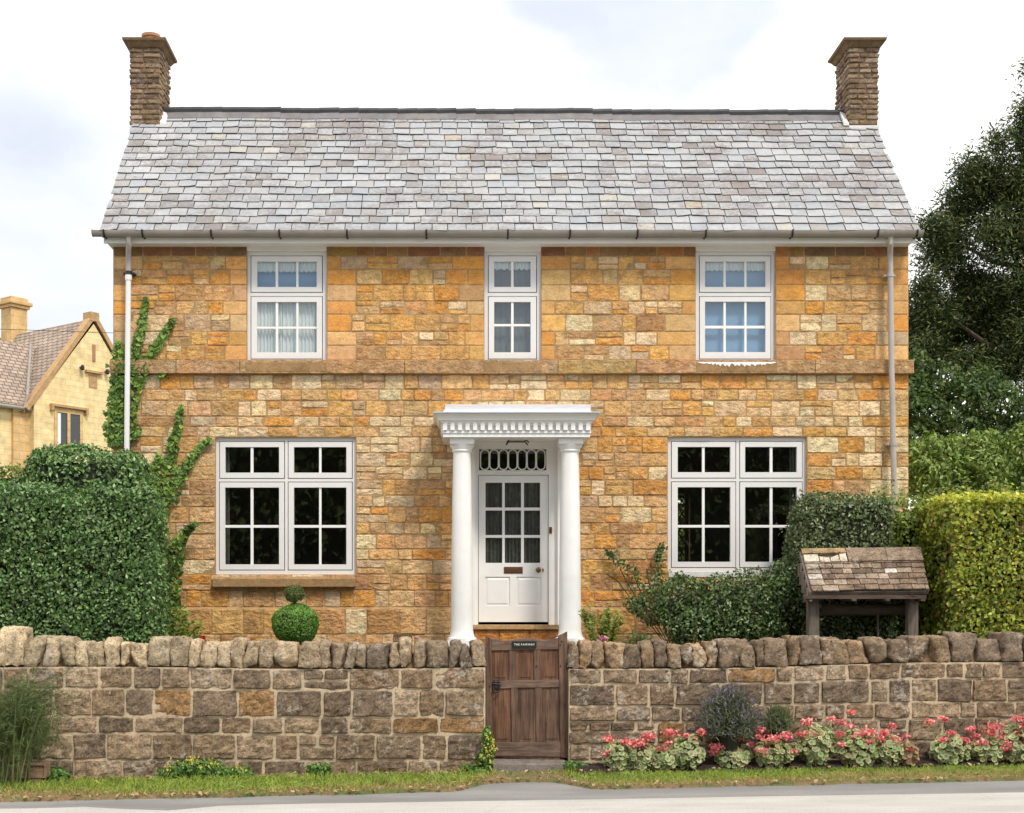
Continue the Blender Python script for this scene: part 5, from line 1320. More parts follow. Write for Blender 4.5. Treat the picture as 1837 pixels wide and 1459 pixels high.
# ------------------------------------------------------------------ trees beyond the house
def tree(name, label, base, trunk_h, blobs, n, size, cols, w, mat, aspect, limbs=None, core=True, down=0.5, tr=0.35, cat='tree', tilt=0.8, sprays=0, D=26.0):
    t = thing(name, base, label, cat)
    tb = MB(); bx, by, bz = base
    tb.tube([(bx, by, bz - 0.1), (bx + 0.05, by, bz + trunk_h * 0.4), (bx - 0.05, by, bz + trunk_h)], [tr, tr * 0.75, tr * 0.35], 10)
    for (px, py, dy, rx, ry, rz) in blobs[::4]:
        c = Vector((X(px, D + dy), D + dy, Z(py, D + dy))); s = Vector((bx, by, min(bz + trunk_h * 0.95, max(bz + 0.5, c.z - 1.0))))
        tb.tube([s, s.lerp(c, 0.5) + Vector((0, 0, -0.15)), c], [tr * 0.2, tr * 0.12, 0.02], 6)
    tb.build('trunk', M_bark, t)
    vol = [rx * rz for (_, _, _, rx, ry, rz) in blobs]; tot = sum(vol); PP = []; NN = []; AL = []
    for k, (px, py, dy, rx, ry, rz) in enumerate(blobs):
        m = int(n * vol[k] / tot); c = np.array((X(px, D + dy), D + dy, Z(py, D + dy)))
        if sprays:
            ns = max(6, m // sprays); v = unit(nprng.normal(size=(ns, 3))); rr = nprng.uniform(0.15, 0.95, ns) ** 0.55
            ctr = c + v * np.array((rx, ry, rz)) * rr[:, None]; ctr[:, 2] -= 0.12 * np.abs(nprng.normal(size=ns))
            dirs = unit(v * np.array([1, 1, 0.35]) + np.array([0, 0, 0.05]) + nprng.normal(size=(ns, 3)) * 0.35)
            q = nprng.uniform(-0.6, 0.4, (ns, sprays)) * (0.55 * size * 7)
            p = ctr[:, None, :] + dirs[:, None, :] * q[:, :, None] + nprng.normal(size=(ns, sprays, 3)) * size * 0.9
            PP.append(p.reshape(-1, 3)); NN.append(np.repeat(unit(v + np.array([0, 0, 0.9])), sprays, 0)); AL.append(np.repeat(dirs, sprays, 0))
        else:
            P, N = ball_points(m, c, (rx, ry, rz), 0.2, 3.0, 200 + k, 0.22); PP.append(P); NN.append(N)
    P = np.concatenate(PP); N = np.concatenate(NN); m = P[:, 2] > bz + 0.05; P, N = P[m], N[m]
    leaf_obj('crown', P, N, size, pal(len(P), cols, w, 0.3), mat, t, aspect=aspect, down=down, tilt=tilt, along=np.concatenate(AL)[m] if AL else None)
    return t
k26 = 26 / FPX
def bl(px, py, rpx, dy=0.0, fz=0.85, D=26.0): r = rpx * D / FPX; return (px, py, dy, r, r * 0.9, r * fz)
yb = [bl(1905, 470, 90, 0.5), bl(1850, 330, 62), bl(1790, 325, 62, .4), bl(1745, 300, 44), bl(1722, 365, 50, .6), bl(1672, 400, 42, .2, .6), bl(1690, 455, 44, .5, .75), bl(1800, 410, 65), bl(1850, 235, 48, .3), bl(1790, 245, 26, 0, .7), bl(1850, 185, 30, 0, .9), bl(1846, 120, 9, 0, 1.3), bl(1885, 140, 30), bl(1700, 600, 60, 1.6, .8), bl(1780, 520, 70, 2.0, .6), bl(1850, 560, 70, 2., .9), bl(1710, 430, 50, 1.8, .8), bl(1770, 660, 70, 1.6, .6), bl(1740, 555, 60, 1.2, .8), bl(1800, 600, 60, 1.2, .8), bl(1660, 540, 45, 1.2, .9),
      bl(1660, 505, 34, .2, .7), bl(1730, 490, 42, .8, .6), bl(1845, 500, 52, 0, .6), bl(1690, 560, 44, .3, .55), bl(1770, 575, 48, .8, .55), bl(1845, 585, 60, 0, .6), bl(1660, 610, 40, .3, .55), bl(1725, 640, 55, .3, .5), bl(1810, 645, 65, .3, .55), bl(1920, 350, 80), bl(1950, 560, 90, 1), bl(1860, 420, 60, .2), bl(1870, 290, 50, .2), bl(1990, 450, 80, .5), bl(1960, 300, 70, .3), bl(2040, 590, 70, .6, .6), bl(1930, 210, 55), bl(1985, 660, 80, .5, .5), bl(1632, 640, 40, .8, .9), bl(1640, 690, 40, 1., .8), bl(1636, 580, 36, .8, .9), bl(1760, 520, 50, .6, .8)]
tree('yew_tree', 'big dark yew tree towering beyond the roof verge and above the shrubs', (X(1868, 26), 26.2, GARDEN), 8.5, yb, 175000, 0.105, [(0.034, 0.055, 0.017), (0.055, 0.08, 0.024), (0.105, 0.13, 0.035), (0.17, 0.18, 0.05), (0.09, 0.065, 0.025)], [4, 4, 2.2, 1, .5], M_yew, 0.24, tr=0.42, sprays=22)
lb = [bl(1665, 745, 50, 0, .9, 22.5), bl(1730, 730, 60, .3, .9, 22.5), bl(1800, 740, 62, .2, .9, 22.5), bl(1690, 690, 45, .3, .9, 22.5), bl(1760, 690, 45, .5, .8, 22.5), bl(1650, 800, 50, 0, 1, 22.5), bl(1720, 810, 60, 0, 1, 22.5), bl(1800, 820, 65, 0, 1, 22.5), bl(1870, 780, 70, 0, 1, 22.5), bl(1960, 780, 80, 0, 1, 22.5), bl(1632, 720, 46, .3, 1.1, 22.5), bl(1640, 670, 40, .5, 1, 22.5), bl(1640, 850, 50, .4, 1, 22.5), bl(1690, 860, 55, .4, 1, 22.5), bl(2050, 800, 80, 0, 1, 22.5)]
tree('hazel_bush', 'mid green leafy bush in the shade under the dark yew', (X(1740, 22.5), 22.7, GARDEN), 2.4, lb, 26000, 0.085, [(0.06, 0.105, 0.027), (0.095, 0.15, 0.04), (0.14, 0.195, 0.055), (0.035, 0.06, 0.018)], [4, 4, 2, 2], M_leaf, 0.55, tr=0.10, cat='bush', D=22.5)
for nm, lab, bs, bx in (('elder_bush', 'pale green leafy bush against the cottage corner, above the yellow-green bush', [bl(1660, 850, 46, 0, 1, 19.5), bl(1700, 835, 45, .1, 1, 19.5), bl(1640, 820, 30, .1, 1, 19.5), bl(1668, 805, 28, .1, 1.1, 19.5), bl(1690, 880, 50, 0, 1, 19.5), bl(1712, 800, 20, .1, 1.2, 19.5)], 1670),
                        ('elder_bush', 'pale green leafy bush with upright shoots, above the beech hedge', [bl(1765, 840, 48, 0, 1, 19.2), bl(1745, 805, 26, .1, 1.2, 19.2), bl(1778, 800, 24, .1, 1.3, 19.2), bl(1770, 885, 50, 0, 1, 19.2), bl(1800, 850, 30, 0, 1, 19.2)], 1768),
                        ('elder_bush', 'pale green leafy bush cut by the photo edge, tallest of those above the beech hedge', [bl(1830, 830, 44, 0, 1.1, 19.4), bl(1825, 790, 22, 0, 1.3, 19.4), bl(1870, 820, 50, 0, 1.1, 19.4), bl(1840, 885, 50, 0, 1, 19.4), bl(1850, 780, 24, 0, 1.2, 19.4), bl(1910, 840, 50, 0, 1.1, 19.4)], 1840)):
    tree(nm, lab, (X(bx, 19.4), 19.5, GARDEN), 1.4, bs, 5200, 0.07, [(0.19, 0.28, 0.07), (0.27, 0.36, 0.10), (0.36, 0.44, 0.15), (0.12, 0.18, 0.045)], [4, 4, 2.4, 1.6], M_leaf, 0.5, tr=0.06, cat='bush', D=19.4)
# trees over the road: what the panes reflect; one mass
P, N = box_points(30000, (-30, 32, -13.0, -10.0, 0.0, 8.2), 'bt', 0.5, 0.5, 300, 0.35, 0.8)
o = leaf_obj('woodland', P, N, 0.24, pal(len(P), [(0.03, 0.05, 0.018), (0.10, 0.15, 0.05), (0.22, 0.28, 0.10)]), M_leaf, None, (0, -11, 0)); wb = MB(); wb.box(-29.5, 31.5, -12.6, -10.6, -0.1, 7.7); wb.build('branches', M_core, o); meta(o, 'belt of dark trees over the road, mirrored in the lower panes', 'woodland', None, 'stuff')
hedge('rear_hedge', 'bright green hedge glimpsed through the leaded rear window', (1.5, 5.6, 22.6, 23.6, GARDEN, 3.6), 5000, 0.08, [(0.16, 0.26, 0.05), (0.22, 0.32, 0.07)], None, M_leaf, 81, faces='ft')

# ------------------------------------------------------------------ ivy on the cottage
IVC = [(0.07, 0.13, 0.025), (0.12, 0.20, 0.04), (0.21, 0.29, 0.06), (0.04, 0.075, 0.018)]
def ivy(label, strands, D=16.965, size=0.058, dark=1.0, extra=None):
    """strands: (polyline in photo px with half widths, leaves)"""
    p0 = strands[0][0][0]
    t = thing('climbing_ivy', (X(p0[0], D), D, GARDEN), label, 'ivy')
    PP = []; st = MB()
    for pts, n in strands:
        a = np.array([(X(p, D), D, Z(q, D)) for p, q, _ in pts]); hw = np.array([w for _, _, w in pts]) * 0.72 * D / FPX
        seg = np.linalg.norm(np.diff(a, axis=0), axis=1); cum = np.concatenate([[0], np.cumsum(seg)]); n = int(n * 0.8); f = nprng.uniform(0, cum[-1], n)
        i = np.clip(np.searchsorted(cum, f) - 1, 0, len(seg) - 1); tt = (f - cum[i]) / seg[i]
        p = a[i] + (a[i + 1] - a[i]) * tt[:, None]; h = hw[i] + (hw[i + 1] - hw[i]) * tt
        d = unit((a[i + 1] - a[i])); nrm = np.stack([d[:, 2], d[:, 1] * 0, -d[:, 0]], 1)
        off = nprng.uniform(-1, 1, n); p = p + nrm * (off * h)[:, None]; p[:, 1] -= nprng.uniform(0, 0.03, n) + h * 0.22 * (1 - np.abs(off)) ; PP.append(p)
        st.tube([(v[0], D + 0.02, v[2]) for v in a], 0.006, 5)
    if extra is not None: PP.append(extra)
    P = np.concatenate(PP); N = np.tile([0.0, -1.0, 0.35], (len(P), 1))
    leaf_obj('leaves', P, N, size, pal(len(P), lv(IVC, dark), [3.5, 4, 2.4, 1.6], 0.25), M_leaf, t, aspect=1.0, tilt=0.42, down=1.1, shape='ivy')
    st.build('stem', M_bark, t)
    return t
q = nprng.uniform(size=(900, 3)); ex = np.stack([X(188, 16.9) + q[:, 0] * 0.33, 16.90 + q[:, 1] * 0.5, Z(800, 16.9) + q[:, 2] * 1.0], 1); ex[:, 0] += 0.05 * np.sin(ex[:, 2] * 6)
ivy('thick ivy clothing the cottage corner around the white downpipe', [
    ([(215, 800, 26), (215, 740, 25), (213, 690, 22), (214, 650, 17), (212, 615, 5)], 620),
    ([(236, 690, 26), (243, 640, 16), (252, 600, 12), (258, 570, 8), (262, 538, 4)], 300),
    ([(240, 700, 20), (262, 655, 15), (280, 625, 11), (296, 600, 8), (312, 574, 4)], 260),
    ([(235, 790, 8), (240, 750, 8), (247, 712, 3)], 70), ([(244, 790, 6), (250, 768, 3)], 30), ([(285, 680, 3), (300, 672, 6)], 14)], extra=ex)
ivy('ivy spraying up the wall beside the ground floor window, over the hedge end', [
    ([(285, 930, 26), (296, 880, 26), (305, 830, 16), (316, 780, 11), (326, 729, 4)], 420),
    ([(300, 900, 24), (322, 860, 14), (340, 830, 11), (358, 805, 8), (378, 790, 4)], 300), ([(268, 900, 14), (275, 850, 14), (290, 815, 8)], 120)])
ivy('dark ivy bush at the wall foot between hedge and yellow-leaved plant', [
    ([(300, 1140, 26), (308, 1060, 27), (312, 1010, 24), (322, 975, 16), (335, 955, 8), (352, 940, 4)], 640), ([(290, 1000, 14), (292, 920, 12)], 150)], 16.8, 0.066, 0.75)

# ------------------------------------------------------------------ the roofed well
DWl = 15.2
well = thing('roofed_well', (X(1550, DWl), 15.6, GARDEN), 'old timber well frame with a mossy stone tiled roof, behind the garden wall', 'well')
def wp(px, py, D): return Vector((X(px, D), D, Z(py, D)))
for (xa_, xb_, yy) in ((1449, 1468, 1075), (1627, 1645, 1070)):
    m = MB(); m.box(X(xa_, 15.35), X(xb_, 15.35), 15.3, 15.42, GARDEN - 0.1, Z(1068, 15.35)); m.build('post', M_oldwood, well, bevel=0.008)
m = MB(); m.box(X(1440, 15.2), X(1660, 15.2), 15.16, 15.22, Z(1075, 15.2), Z(1068, 15.2)); 
for px in (1529, 1589, 1652): m.box(X(px - 4, 15.2), X(px + 4, 15.2), 15.12, 15.5, Z(1079, 15.2), Z(1074.5, 15.2))
m.build('wall_plate', M_oldwoodh, well, bevel=0.004)
m = MB(); m.tube([(X(1472, 15.5), 15.5, Z(1094, 15.5)), (X(1626, 15.5), 15.5, Z(1094, 15.5))], 0.068, 14); m.tube([(X(1455, 15.5), 15.5, Z(1094, 15.5)), (X(1640, 15.5), 15.5, Z(1094, 15.5))], 0.02, 8); m.build('windlass', M_oldwoodh, well, autosmooth=50)
m = MB(); m.tube([(X(1575, 15.45), 15.45, Z(1100, 15.45)), (X(1575, 15.45), 15.45, GARDEN)], 0.012, 6); m.build('rope', M_oldwood, well)
m = MB(); m.tube([(X(1530, 15.45), 15.40, Z(1130, 15.45)), (X(1556, 15.45), 15.45, Z(1147, 15.45))], 0.006, 6); m.build('crank_handle', M_black, well)
# slope from the eaves (front, low) to the ridge (behind, high); tiled course by course
e0, e1, rr0, rr1 = wp(1456, 1063, 15.15), wp(1667, 1060, 15.15), wp(1437, 990, 15.72), wp(1651, 987, 15.72)
nrm = (e1 - e0).cross(rr0 - e0).normalized(); nrm = -nrm if nrm.z < 0 else nrm
WT = MB()
WT.hexa([e0 - nrm * 0.05, e1 - nrm * 0.05, rr1 - nrm * 0.05, rr0 - nrm * 0.05, e0 - nrm * 0.004, e1 - nrm * 0.004, rr1 - nrm * 0.004, rr0 - nrm * 0.004], 1)
bk0, bk1 = Vector((rr0.x + 0.02, 16.25, e0.z)), Vector((rr1.x + 0.02, 16.25, e1.z))
WT.hexa([rr0 - nrm * 0.05, rr1 - nrm * 0.05, bk1 - nrm * 0.05, bk0 - nrm * 0.05, rr0 - nrm * 0.004, rr1 - nrm * 0.004, bk1, bk0], 1)
nr = 6; fr = [0, .135, .27, .40, .53, .655, .70]
for r_ in range(6):
    f0, f1 = fr[r_], min(fr[r_ + 1] + 0.06, 0.72); u = rnd.uniform(-0.05, 0)
    while u < 1:
        w = rnd.uniform(0.075, 0.17); a, b = max(u, 0) + 0.003, min(u + w, 1) - 0.003; u += w
        if b - a < 0.02: continue
        j = rnd.uniform(-0.012, 0.012)
        def q(s, f, o_): return e0.lerp(e1, s).lerp(rr0.lerp(rr1, s), f) + nrm * o_
        th = rnd.uniform(0.014, 0.022); c = rnd.choices([(0.205, 0.145, 0.10), (0.25, 0.18, 0.13), (0.165, 0.115, 0.085), (0.31, 0.245, 0.185), (0.55, 0.50, 0.44)], [4, 3, 2, 1.4, .8])[0]; k = rnd.uniform(.85, 1.2)
        ja, jb = j + rnd.uniform(-.006, .006), j + rnd.uniform(-.006, .006)
        WT.hexa([q(a, f0 + ja, 0.012), q(b, f0 + jb, 0.012), q(b, f1, -0.002), q(a, f1, -0.002), q(a, f0 + ja, 0.012 + th), q(b, f0 + jb, 0.012 + th), q(b, f1, th * 0.6), q(a, f1, th * 0.6)], 0, tuple(v * k for v in c))
WT.build('roof', [MS_wall, M_oldwood], well)
rt = MB()
for (s0, s1, c, broken) in ((0.0, 0.37, (0.40, 0.32, 0.23), True), (0.37, 0.70, (0.24, 0.175, 0.125), False), (0.70, 1.0, (0.27, 0.20, 0.145), False)):
    def q(s, f, o_): return e0.lerp(e1, s).lerp(rr0.lerp(rr1, s), f) + nrm * o_
    if not broken:
        rt.hexa([q(s0 + .002, .69, .006), q(s1 - .002, .69, .006), q(s1 - .002, 1.0, .006), q(s0 + .002, 1.0, .006), q(s0 + .002, .69, .038), q(s1 - .002, .69, .038), q(s1 - .002, 1.03, .03), q(s0 + .002, 1.03, .03)], 0, c)
        rt.hexa([q(s0 + .002, 1.0, .007), q(s1 - .002, 1.0, .007), bk1.lerp(bk0, 1 - s1).lerp(q(s1, 1, 0), .62) + Vector((0, 0, .01)), bk1.lerp(bk0, 1 - s0).lerp(q(s0, 1, 0), .62) + Vector((0, 0, .01)), q(s0 + .002, 1.03, .03), q(s1 - .002, 1.03, .03), bk1.lerp(bk0, 1 - s1).lerp(q(s1, 1, 0), .62) + Vector((0, 0, .05)), bk1.lerp(bk0, 1 - s0).lerp(q(s0, 1, 0), .62) + Vector((0, 0, .05))], 0, c)
    else:
        rt.hexa([q(s0, .90, .006), q(s1 - .004, .90, .006), q(s1 - .004, 1.0, .006), q(s0, 1.0, .006), q(s0, .90, .036), q(s1 - .004, .905, .036), q(s1 - .004, 1.03, .03), q(s0, 1.03, .03)], 0, (0.36, 0.25, 0.13))
        for (a, b, lo, h0, h1) in ((0.0, .13, .70, .87, .88), (.13, .22, .69, .82, .79), (.22, .30, .70, .78, .86), (.30, .366, .70, .88, .89)):
            rt.hexa([q(a + .003, lo, .006), q(b - .003, lo, .006), q(b - .006, h1, .006), q(a + .006, h0, .006), q(a + .003, lo, .03), q(b - .003, lo, .03), q(b - .006, h1, .03), q(a + .006, h0, .03)], 0, (0.62, 0.55, 0.43))
rt.build('ridge_stone', MS_wall, well)
bg = MB()
bg.hexa([e0 + Vector((-.02, .02, -.10)), e0 + Vector((.015, .02, -.10)), rr0 + Vector((.015, 0, -.08)), rr0 + Vector((-.02, 0, -.08)), e0 + Vector((-.02, .02, .01)), e0 + Vector((.015, .02, .01)), rr0 + Vector((.015, 0, .0)), rr0 + Vector((-.02, 0, .0))])
for k in range(4):
    x_ = e0.x - 0.03 - 0.012 * k; f = 0.15 + 0.2 * k; p = e0.lerp(rr0, f); bg.box(p.x - 0.05, p.x - 0.025, p.y - 0.05, p.y + 0.09, p.z - 0.17, p.z - 0.02)
bg.build('barge_board', M_oldwood, well, bevel=0.004)
#PART5

# ------------------------------------------------------------------ smaller garden plants
t = thing('topiary_ball', (X(530, 15.6), 15.6, GARDEN), 'clipped round box topiary with a small ball on top, below the ground floor window sill', 'topiary')
c0 = (X(530, 15.6), 15.6, Z(1121, 15.6)); P, N = ball_points(9000, c0, (0.265, 0.265, 0.235), 0.05, 2.6, 91, 0.05)
leaf_obj('foliage', P, N, 0.024, pal(len(P), [(0.11, 0.23, 0.04), (0.17, 0.33, 0.065), (0.25, 0.42, 0.09)], [2, 4, 2]), M_leaf, t)
c1 = (X(528, 15.6), 15.6, Z(1065, 15.6)); P, N = ball_points(1500, c1, (0.112, 0.112, 0.10), 0.12, 4, 92, 0.1)
leaf_obj('foliage', P, N, 0.024, pal(len(P), [(0.10, 0.15, 0.04), (0.15, 0.20, 0.06), (0.20, 0.17, 0.07)], [3, 3, 1]), M_leaf, t)
m = MB(); m.tube([(c0[0], 15.6, GARDEN - 0.05), (c0[0], 15.6, c0[2]), (c1[0], 15.6, c1[2])], [0.03, 0.025, 0.012], 8); m.lathe(c0[0], 15.6, [(0.01, c0[2] - 0.2)] + [(0.21 * math.sin(a), c0[2] - 0.19 * math.cos(a)) for a in (0.5, 1.0, 1.5, 2.0, 2.6)] + [(0.01, c0[2] + 0.18)], 14); m.build('stem', M_core, t)

def shoots(name, label, px, py0, D, n, hgt, spread, leaves, size, cols, w=None, cat='plant', aspect=0.4, z0=None, thick=0.004, mat=None, lean=0.0):
    """a clump of upright stems clothed with leaves"""
    x, z = X(px, D), (Z(py0, D) if z0 is None else z0)
    t = thing(name, (x, D, z), label, cat); st = MB(); PP = []; AA = []
    for k in range(n):
        a = rnd.uniform(0, 6.28); s = spread * rnd.random() ** 0.7; h = hgt * rnd.uniform(0.6, 1.0)
        b = Vector((x + 0.3 * s * math.cos(a), D + 0.3 * s * math.sin(a), z)); e = Vector((x + s * math.cos(a) + lean * h, D + s * 0.7 * math.sin(a), z + h)); mid = b.lerp(e, 0.5) + Vector((0, 0, h * 0.08))
        st.tube([b, mid, e], [thick, thick * 0.8, thick * 0.4], 5)
        for _ in range(leaves // n):
            f = rnd.uniform(0.2, 1.0); p = (b.lerp(mid, f * 2) if f < .5 else mid.lerp(e, f * 2 - 1)); d = Vector((rnd.gauss(0, 1), rnd.gauss(0, 1), rnd.gauss(0.6, 0.5))).normalized(); PP.append(p + d * size * 0.5); AA.append(d)
    st.build('stem', M_stem, t)
    P = np.array([tuple(p) for p in PP]); A = np.array([tuple(a) for a in AA]); N = np.tile([0, -0.4, 1.0], (len(P), 1))
    leaf_obj('leaves', P, N, size, pal(len(P), cols, w), mat or M_leaf, t, aspect=aspect, along=A, tilt=0.5)
    return t
YG = [(0.24, 0.30, 0.05), (0.33, 0.36, 0.08), (0.15, 0.21, 0.04)]
shoots('garden_plant', 'yellow-leaved plant with upright stems between the ivy and the topiary ball', 335, 1150, 15.5, 13, 0.62, 0.21, 420, 0.085, YG, aspect=0.3, z0=GARDEN)
shoots('garden_plant', 'small yellow-green bushy plant by the porch column base', 1080, 1140, 15.9, 14, 0.60, 0.26, 1500, 0.062, YG, aspect=0.3, z0=GARDEN + 0.05)
shoots('fern_clump', 'dark green feathery clump at the edge of the trained shrub, near the porch', 1150, 1150, 15.7, 26, 0.33, 0.28, 900, 0.05, [(0.05, 0.10, 0.02), (0.09, 0.15, 0.035)], aspect=0.22, z0=GARDEN)
def bloom(name, label, px, py, D, r, cols, n=60, size=0.035, z0=GARDEN):
    c = (X(px, D), D, Z(py, D)); t = thing(name, (c[0], D, z0), label, 'flower')
    P, N = ball_points(n, c, (r, r, r * 0.7), 0.2, 3, int(px), 0.3); leaf_obj('petals', P, N, size, pal(n, cols), M_petal, t, aspect=0.7)
    Pl, Nl = ball_points(n, (c[0], D, c[2] - 0.08), (r * 1.2, r, 0.09), 0.2, 3, int(px) + 1, 0.4); leaf_obj('leaves', Pl, Nl, size * 1.3, pal(n, [(0.08, 0.14, 0.03), (0.14, 0.2, 0.05)]), M_leaf, t)
    m = MB(); m.tube([(c[0], D, z0 - 0.05), (c[0], D, c[2])], 0.006, 5); m.build('stem', M_stem, t)
RED = [(0.55, 0.03, 0.035), (0.65, 0.07, 0.06)]; PNK = [(0.6, 0.25, 0.33), (0.7, 0.4, 0.45), (0.55, 0.16, 0.25)]
bloom('garden_flower', 'bright red flower peeping over the coping beside the yellow-leaved plant', 362, 1146, 14.9, 0.045, RED)
bloom('garden_flower', 'low red flower just showing over the coping before the topiary ball', 449, 1150, 14.9, 0.032, RED)
bloom('garden_flower', 'tiny pink flower over the coping next to the air brick', 749, 1146, 14.9, 0.025, PNK, 40)
bloom('garden_flower', 'pale pink flower head over the coping below the bushy yellow-green plant', 1080, 1148, 15.0, 0.065, PNK, 90)

# ------------------------------------------------------------------ plants at the foot of the wall
CORY = [(0.09, 0.19, 0.045), (0.13, 0.25, 0.06), (0.19, 0.31, 0.08)]
def corydalis(label, blobs, flowers, D=13.8):
    px, py = blobs[0][0], 1395
    t = thing('corydalis_clump', (X(px, D), D, gz(X(px, D))), label, 'plant'); Ps = []; Ns = []
    for k, (a, b_, rx, rz, n) in enumerate(blobs):
        P, N = ball_points(n, (X(a, D), D, Z(b_, D)), (rx, min(rx, 0.13), rz), 0.15, 3, int(a), 0.3); Ps.append(P); Ns.append(N)
    P = np.concatenate(Ps); N = np.concatenate(Ns); m = P[:, 1] < 13.99; P, N = P[m], N[m]; leaf_obj('leaves', P, N, 0.036, pal(len(P), CORY), M_leaf, t, aspect=0.75, tilt=0.6)
    st = MB()
    for (a, b_, rx, rz, n) in blobs:
        for k in range(5): st.tube([(X(a, D) + rnd.uniform(-.3, .3) * rx, D, gz(X(a, D))), (X(a, D) + rnd.uniform(-.6, .6) * rx, D, Z(b_, D))], 0.004, 5)
    st.build('stem', M_stem, t)
    if flowers:
        fp = []
        for (a, b_, rx, rz, n) in flowers: fp.append(np.stack([X(a, D) + nprng.normal(size=n) * rx, D - 0.06 - nprng.uniform(0, 0.09, n), Z(b_, D) + nprng.normal(size=n) * rz], 1))
        P = np.concatenate(fp); leaf_obj('flowers', P, np.tile([0, -1.0, 0.4], (len(P), 1)), 0.026, pal(len(P), [(0.68, 0.55, 0.07), (0.72, 0.62, 0.15)]), M_petal, t, aspect=0.5, down=0.8)
corydalis('wide leafy clump with pale yellow flowers at the foot of the long wall', [(340, 1382, .22, .11, 900), (310, 1390, .16, .08, 500), (375, 1380, .16, .10, 600), (425, 1388, .16, .075, 600), (395, 1390, .16, .07, 400)], [(345, 1362, .10, .025, 60), (380, 1372, .06, .025, 30), (432, 1376, .05, .02, 16), (310, 1374, .05, .02, 16)])
corydalis('small plain green clump beside the carved stone block', [(100, 1390, .13, .07, 500), (115, 1392, .08, .05, 150)], [])
corydalis('small round green clump alone at the wall foot, between wide clump and gate', [(572, 1381, .13, .07, 480)], [])
corydalis('yellow flowered clump climbing the wall end at the latch side of the gate', [(850, 1385, .17, .08, 700), (870, 1365, .08, .10, 300), (878, 1345, .07, .12, 340), (874, 1318, .05, .09, 160)], [(880, 1338, .035, .07, 60), (872, 1360, .04, .04, 22), (838, 1375, .05, .03, 10)], 13.88)
corydalis('low green clump at the hinge side of the gate step', [(1030, 1376, .11, .06, 380), (1048, 1378, .08, .05, 200)], [], 13.86)
iv = [([(1021, 1350, 6), (1021, 1325, 5), (1020, 1300, 3)], 60)]

# tall feathery clump at the end of the long wall
t = thing('fennel_clump', (X(35, 13.5), 13.5, gz(-4.2)), 'tall feathery dark green clump with bare stalks, beside the carved stone block', 'plant')
st = MB(); PP = []; AA = []
for k in range(52):
    px = rnd.uniform(-60, 55); x = X(px, 13.5); y = 13.5 + rnd.uniform(-0.22, 0.25); h = rnd.uniform(0.75, 1.08) * (1 - 0.25 * max(0, (px - 20) / 50)); lean = rnd.uniform(-0.14, 0.32)
    b = Vector((x, y, gz(x))); e = Vector((x + lean * h, y + rnd.uniform(-.08, .08), gz(x) + h)); mid = b.lerp(e, .5) + Vector((-lean * 0.1, 0, 0)); st.tube([b, mid, e], [0.008, 0.006, 0.002], 6)
    for j in range(17):
        f = rnd.uniform(0.42, 1.0); p = mid.lerp(e, f * 2 - 1) if f > .5 else b.lerp(mid, f * 2)
        d = Vector((rnd.gauss(0.15, 1), rnd.gauss(0, .7), rnd.gauss(0.15, 0.45))).normalized(); l = rnd.uniform(0.12, 0.3)
        for i in range(16):
            q = p + d * l * rnd.uniform(0.2, 1); dd = (d + Vector((rnd.gauss(0, .8), rnd.gauss(0, .8), rnd.gauss(0, .7)))).normalized(); PP.append(q + dd * 0.03); AA.append(dd)
st.build('stem', M_stem, t); P = np.array([tuple(p) for p in PP]); A = np.array([tuple(a) for a in AA])
m = P[:, 1] < 13.95; P, A = P[m], A[m]
leaf_obj('leaves', P, nprng.normal(size=P.shape), 0.10, pal(len(P), [(0.08, 0.125, 0.04), (0.125, 0.175, 0.055), (0.18, 0.22, 0.08), (0.05, 0.08, 0.028)], [4, 4, 1.6, 2]), M_leaf, t, aspect=0.045, along=A, tilt=0.2)
# low carved stone block beside it
D = 13.55; x0_, x1_, z0_, z1_ = R(37, 82, 1370, 1411, D)
blk = thing('carved_block', ((x0_ + x1_) / 2, D, z0_), 'small brown carved stone block with worn lettering, standing at the verge by the feathery clump', 'stone block')
m = MB(); zl_ = z0_ + (z1_ - z0_) * 0.37; r_ = (x0_, x1_, zl_, z1_)
m.plate(r_, [(x0_ + 0.016, x1_ - 0.016, zl_ + 0.014, z1_ - 0.018)], D, D + 0.02); m.box(x0_, x1_, D + 0.0205, D + 0.16, zl_, z1_); m.box(x0_ + 0.045, x1_ - 0.045, D + 0.01, D + 0.15, z0_ - 0.04, zl_ - 0.001)
m.build('block', MS_blk, blk, bevel=0.004)
lm = MB(); zm = (zl_ + z1_) / 2     # the letters are too worn to read: strokes only
for k, (f, w, h) in enumerate([(.12, .03, .006), (.20, .006, .03), (.29, .007, .034), (.36, .026, .006), (.47, .006, .036), (.55, .006, .032), (.63, .006, .036), (.72, .028, .006), (.80, .007, .03), (.87, .024, .006)]):
    xx = x0_ + (x1_ - x0_) * f; lm.box(xx - w / 2, xx + w / 2, D + 0.0165, D + 0.0203 - k * 0.00001, zm - h / 2, zm + h / 2)
lm.build('lettering', MS_blk, blk, bevel=0.002)

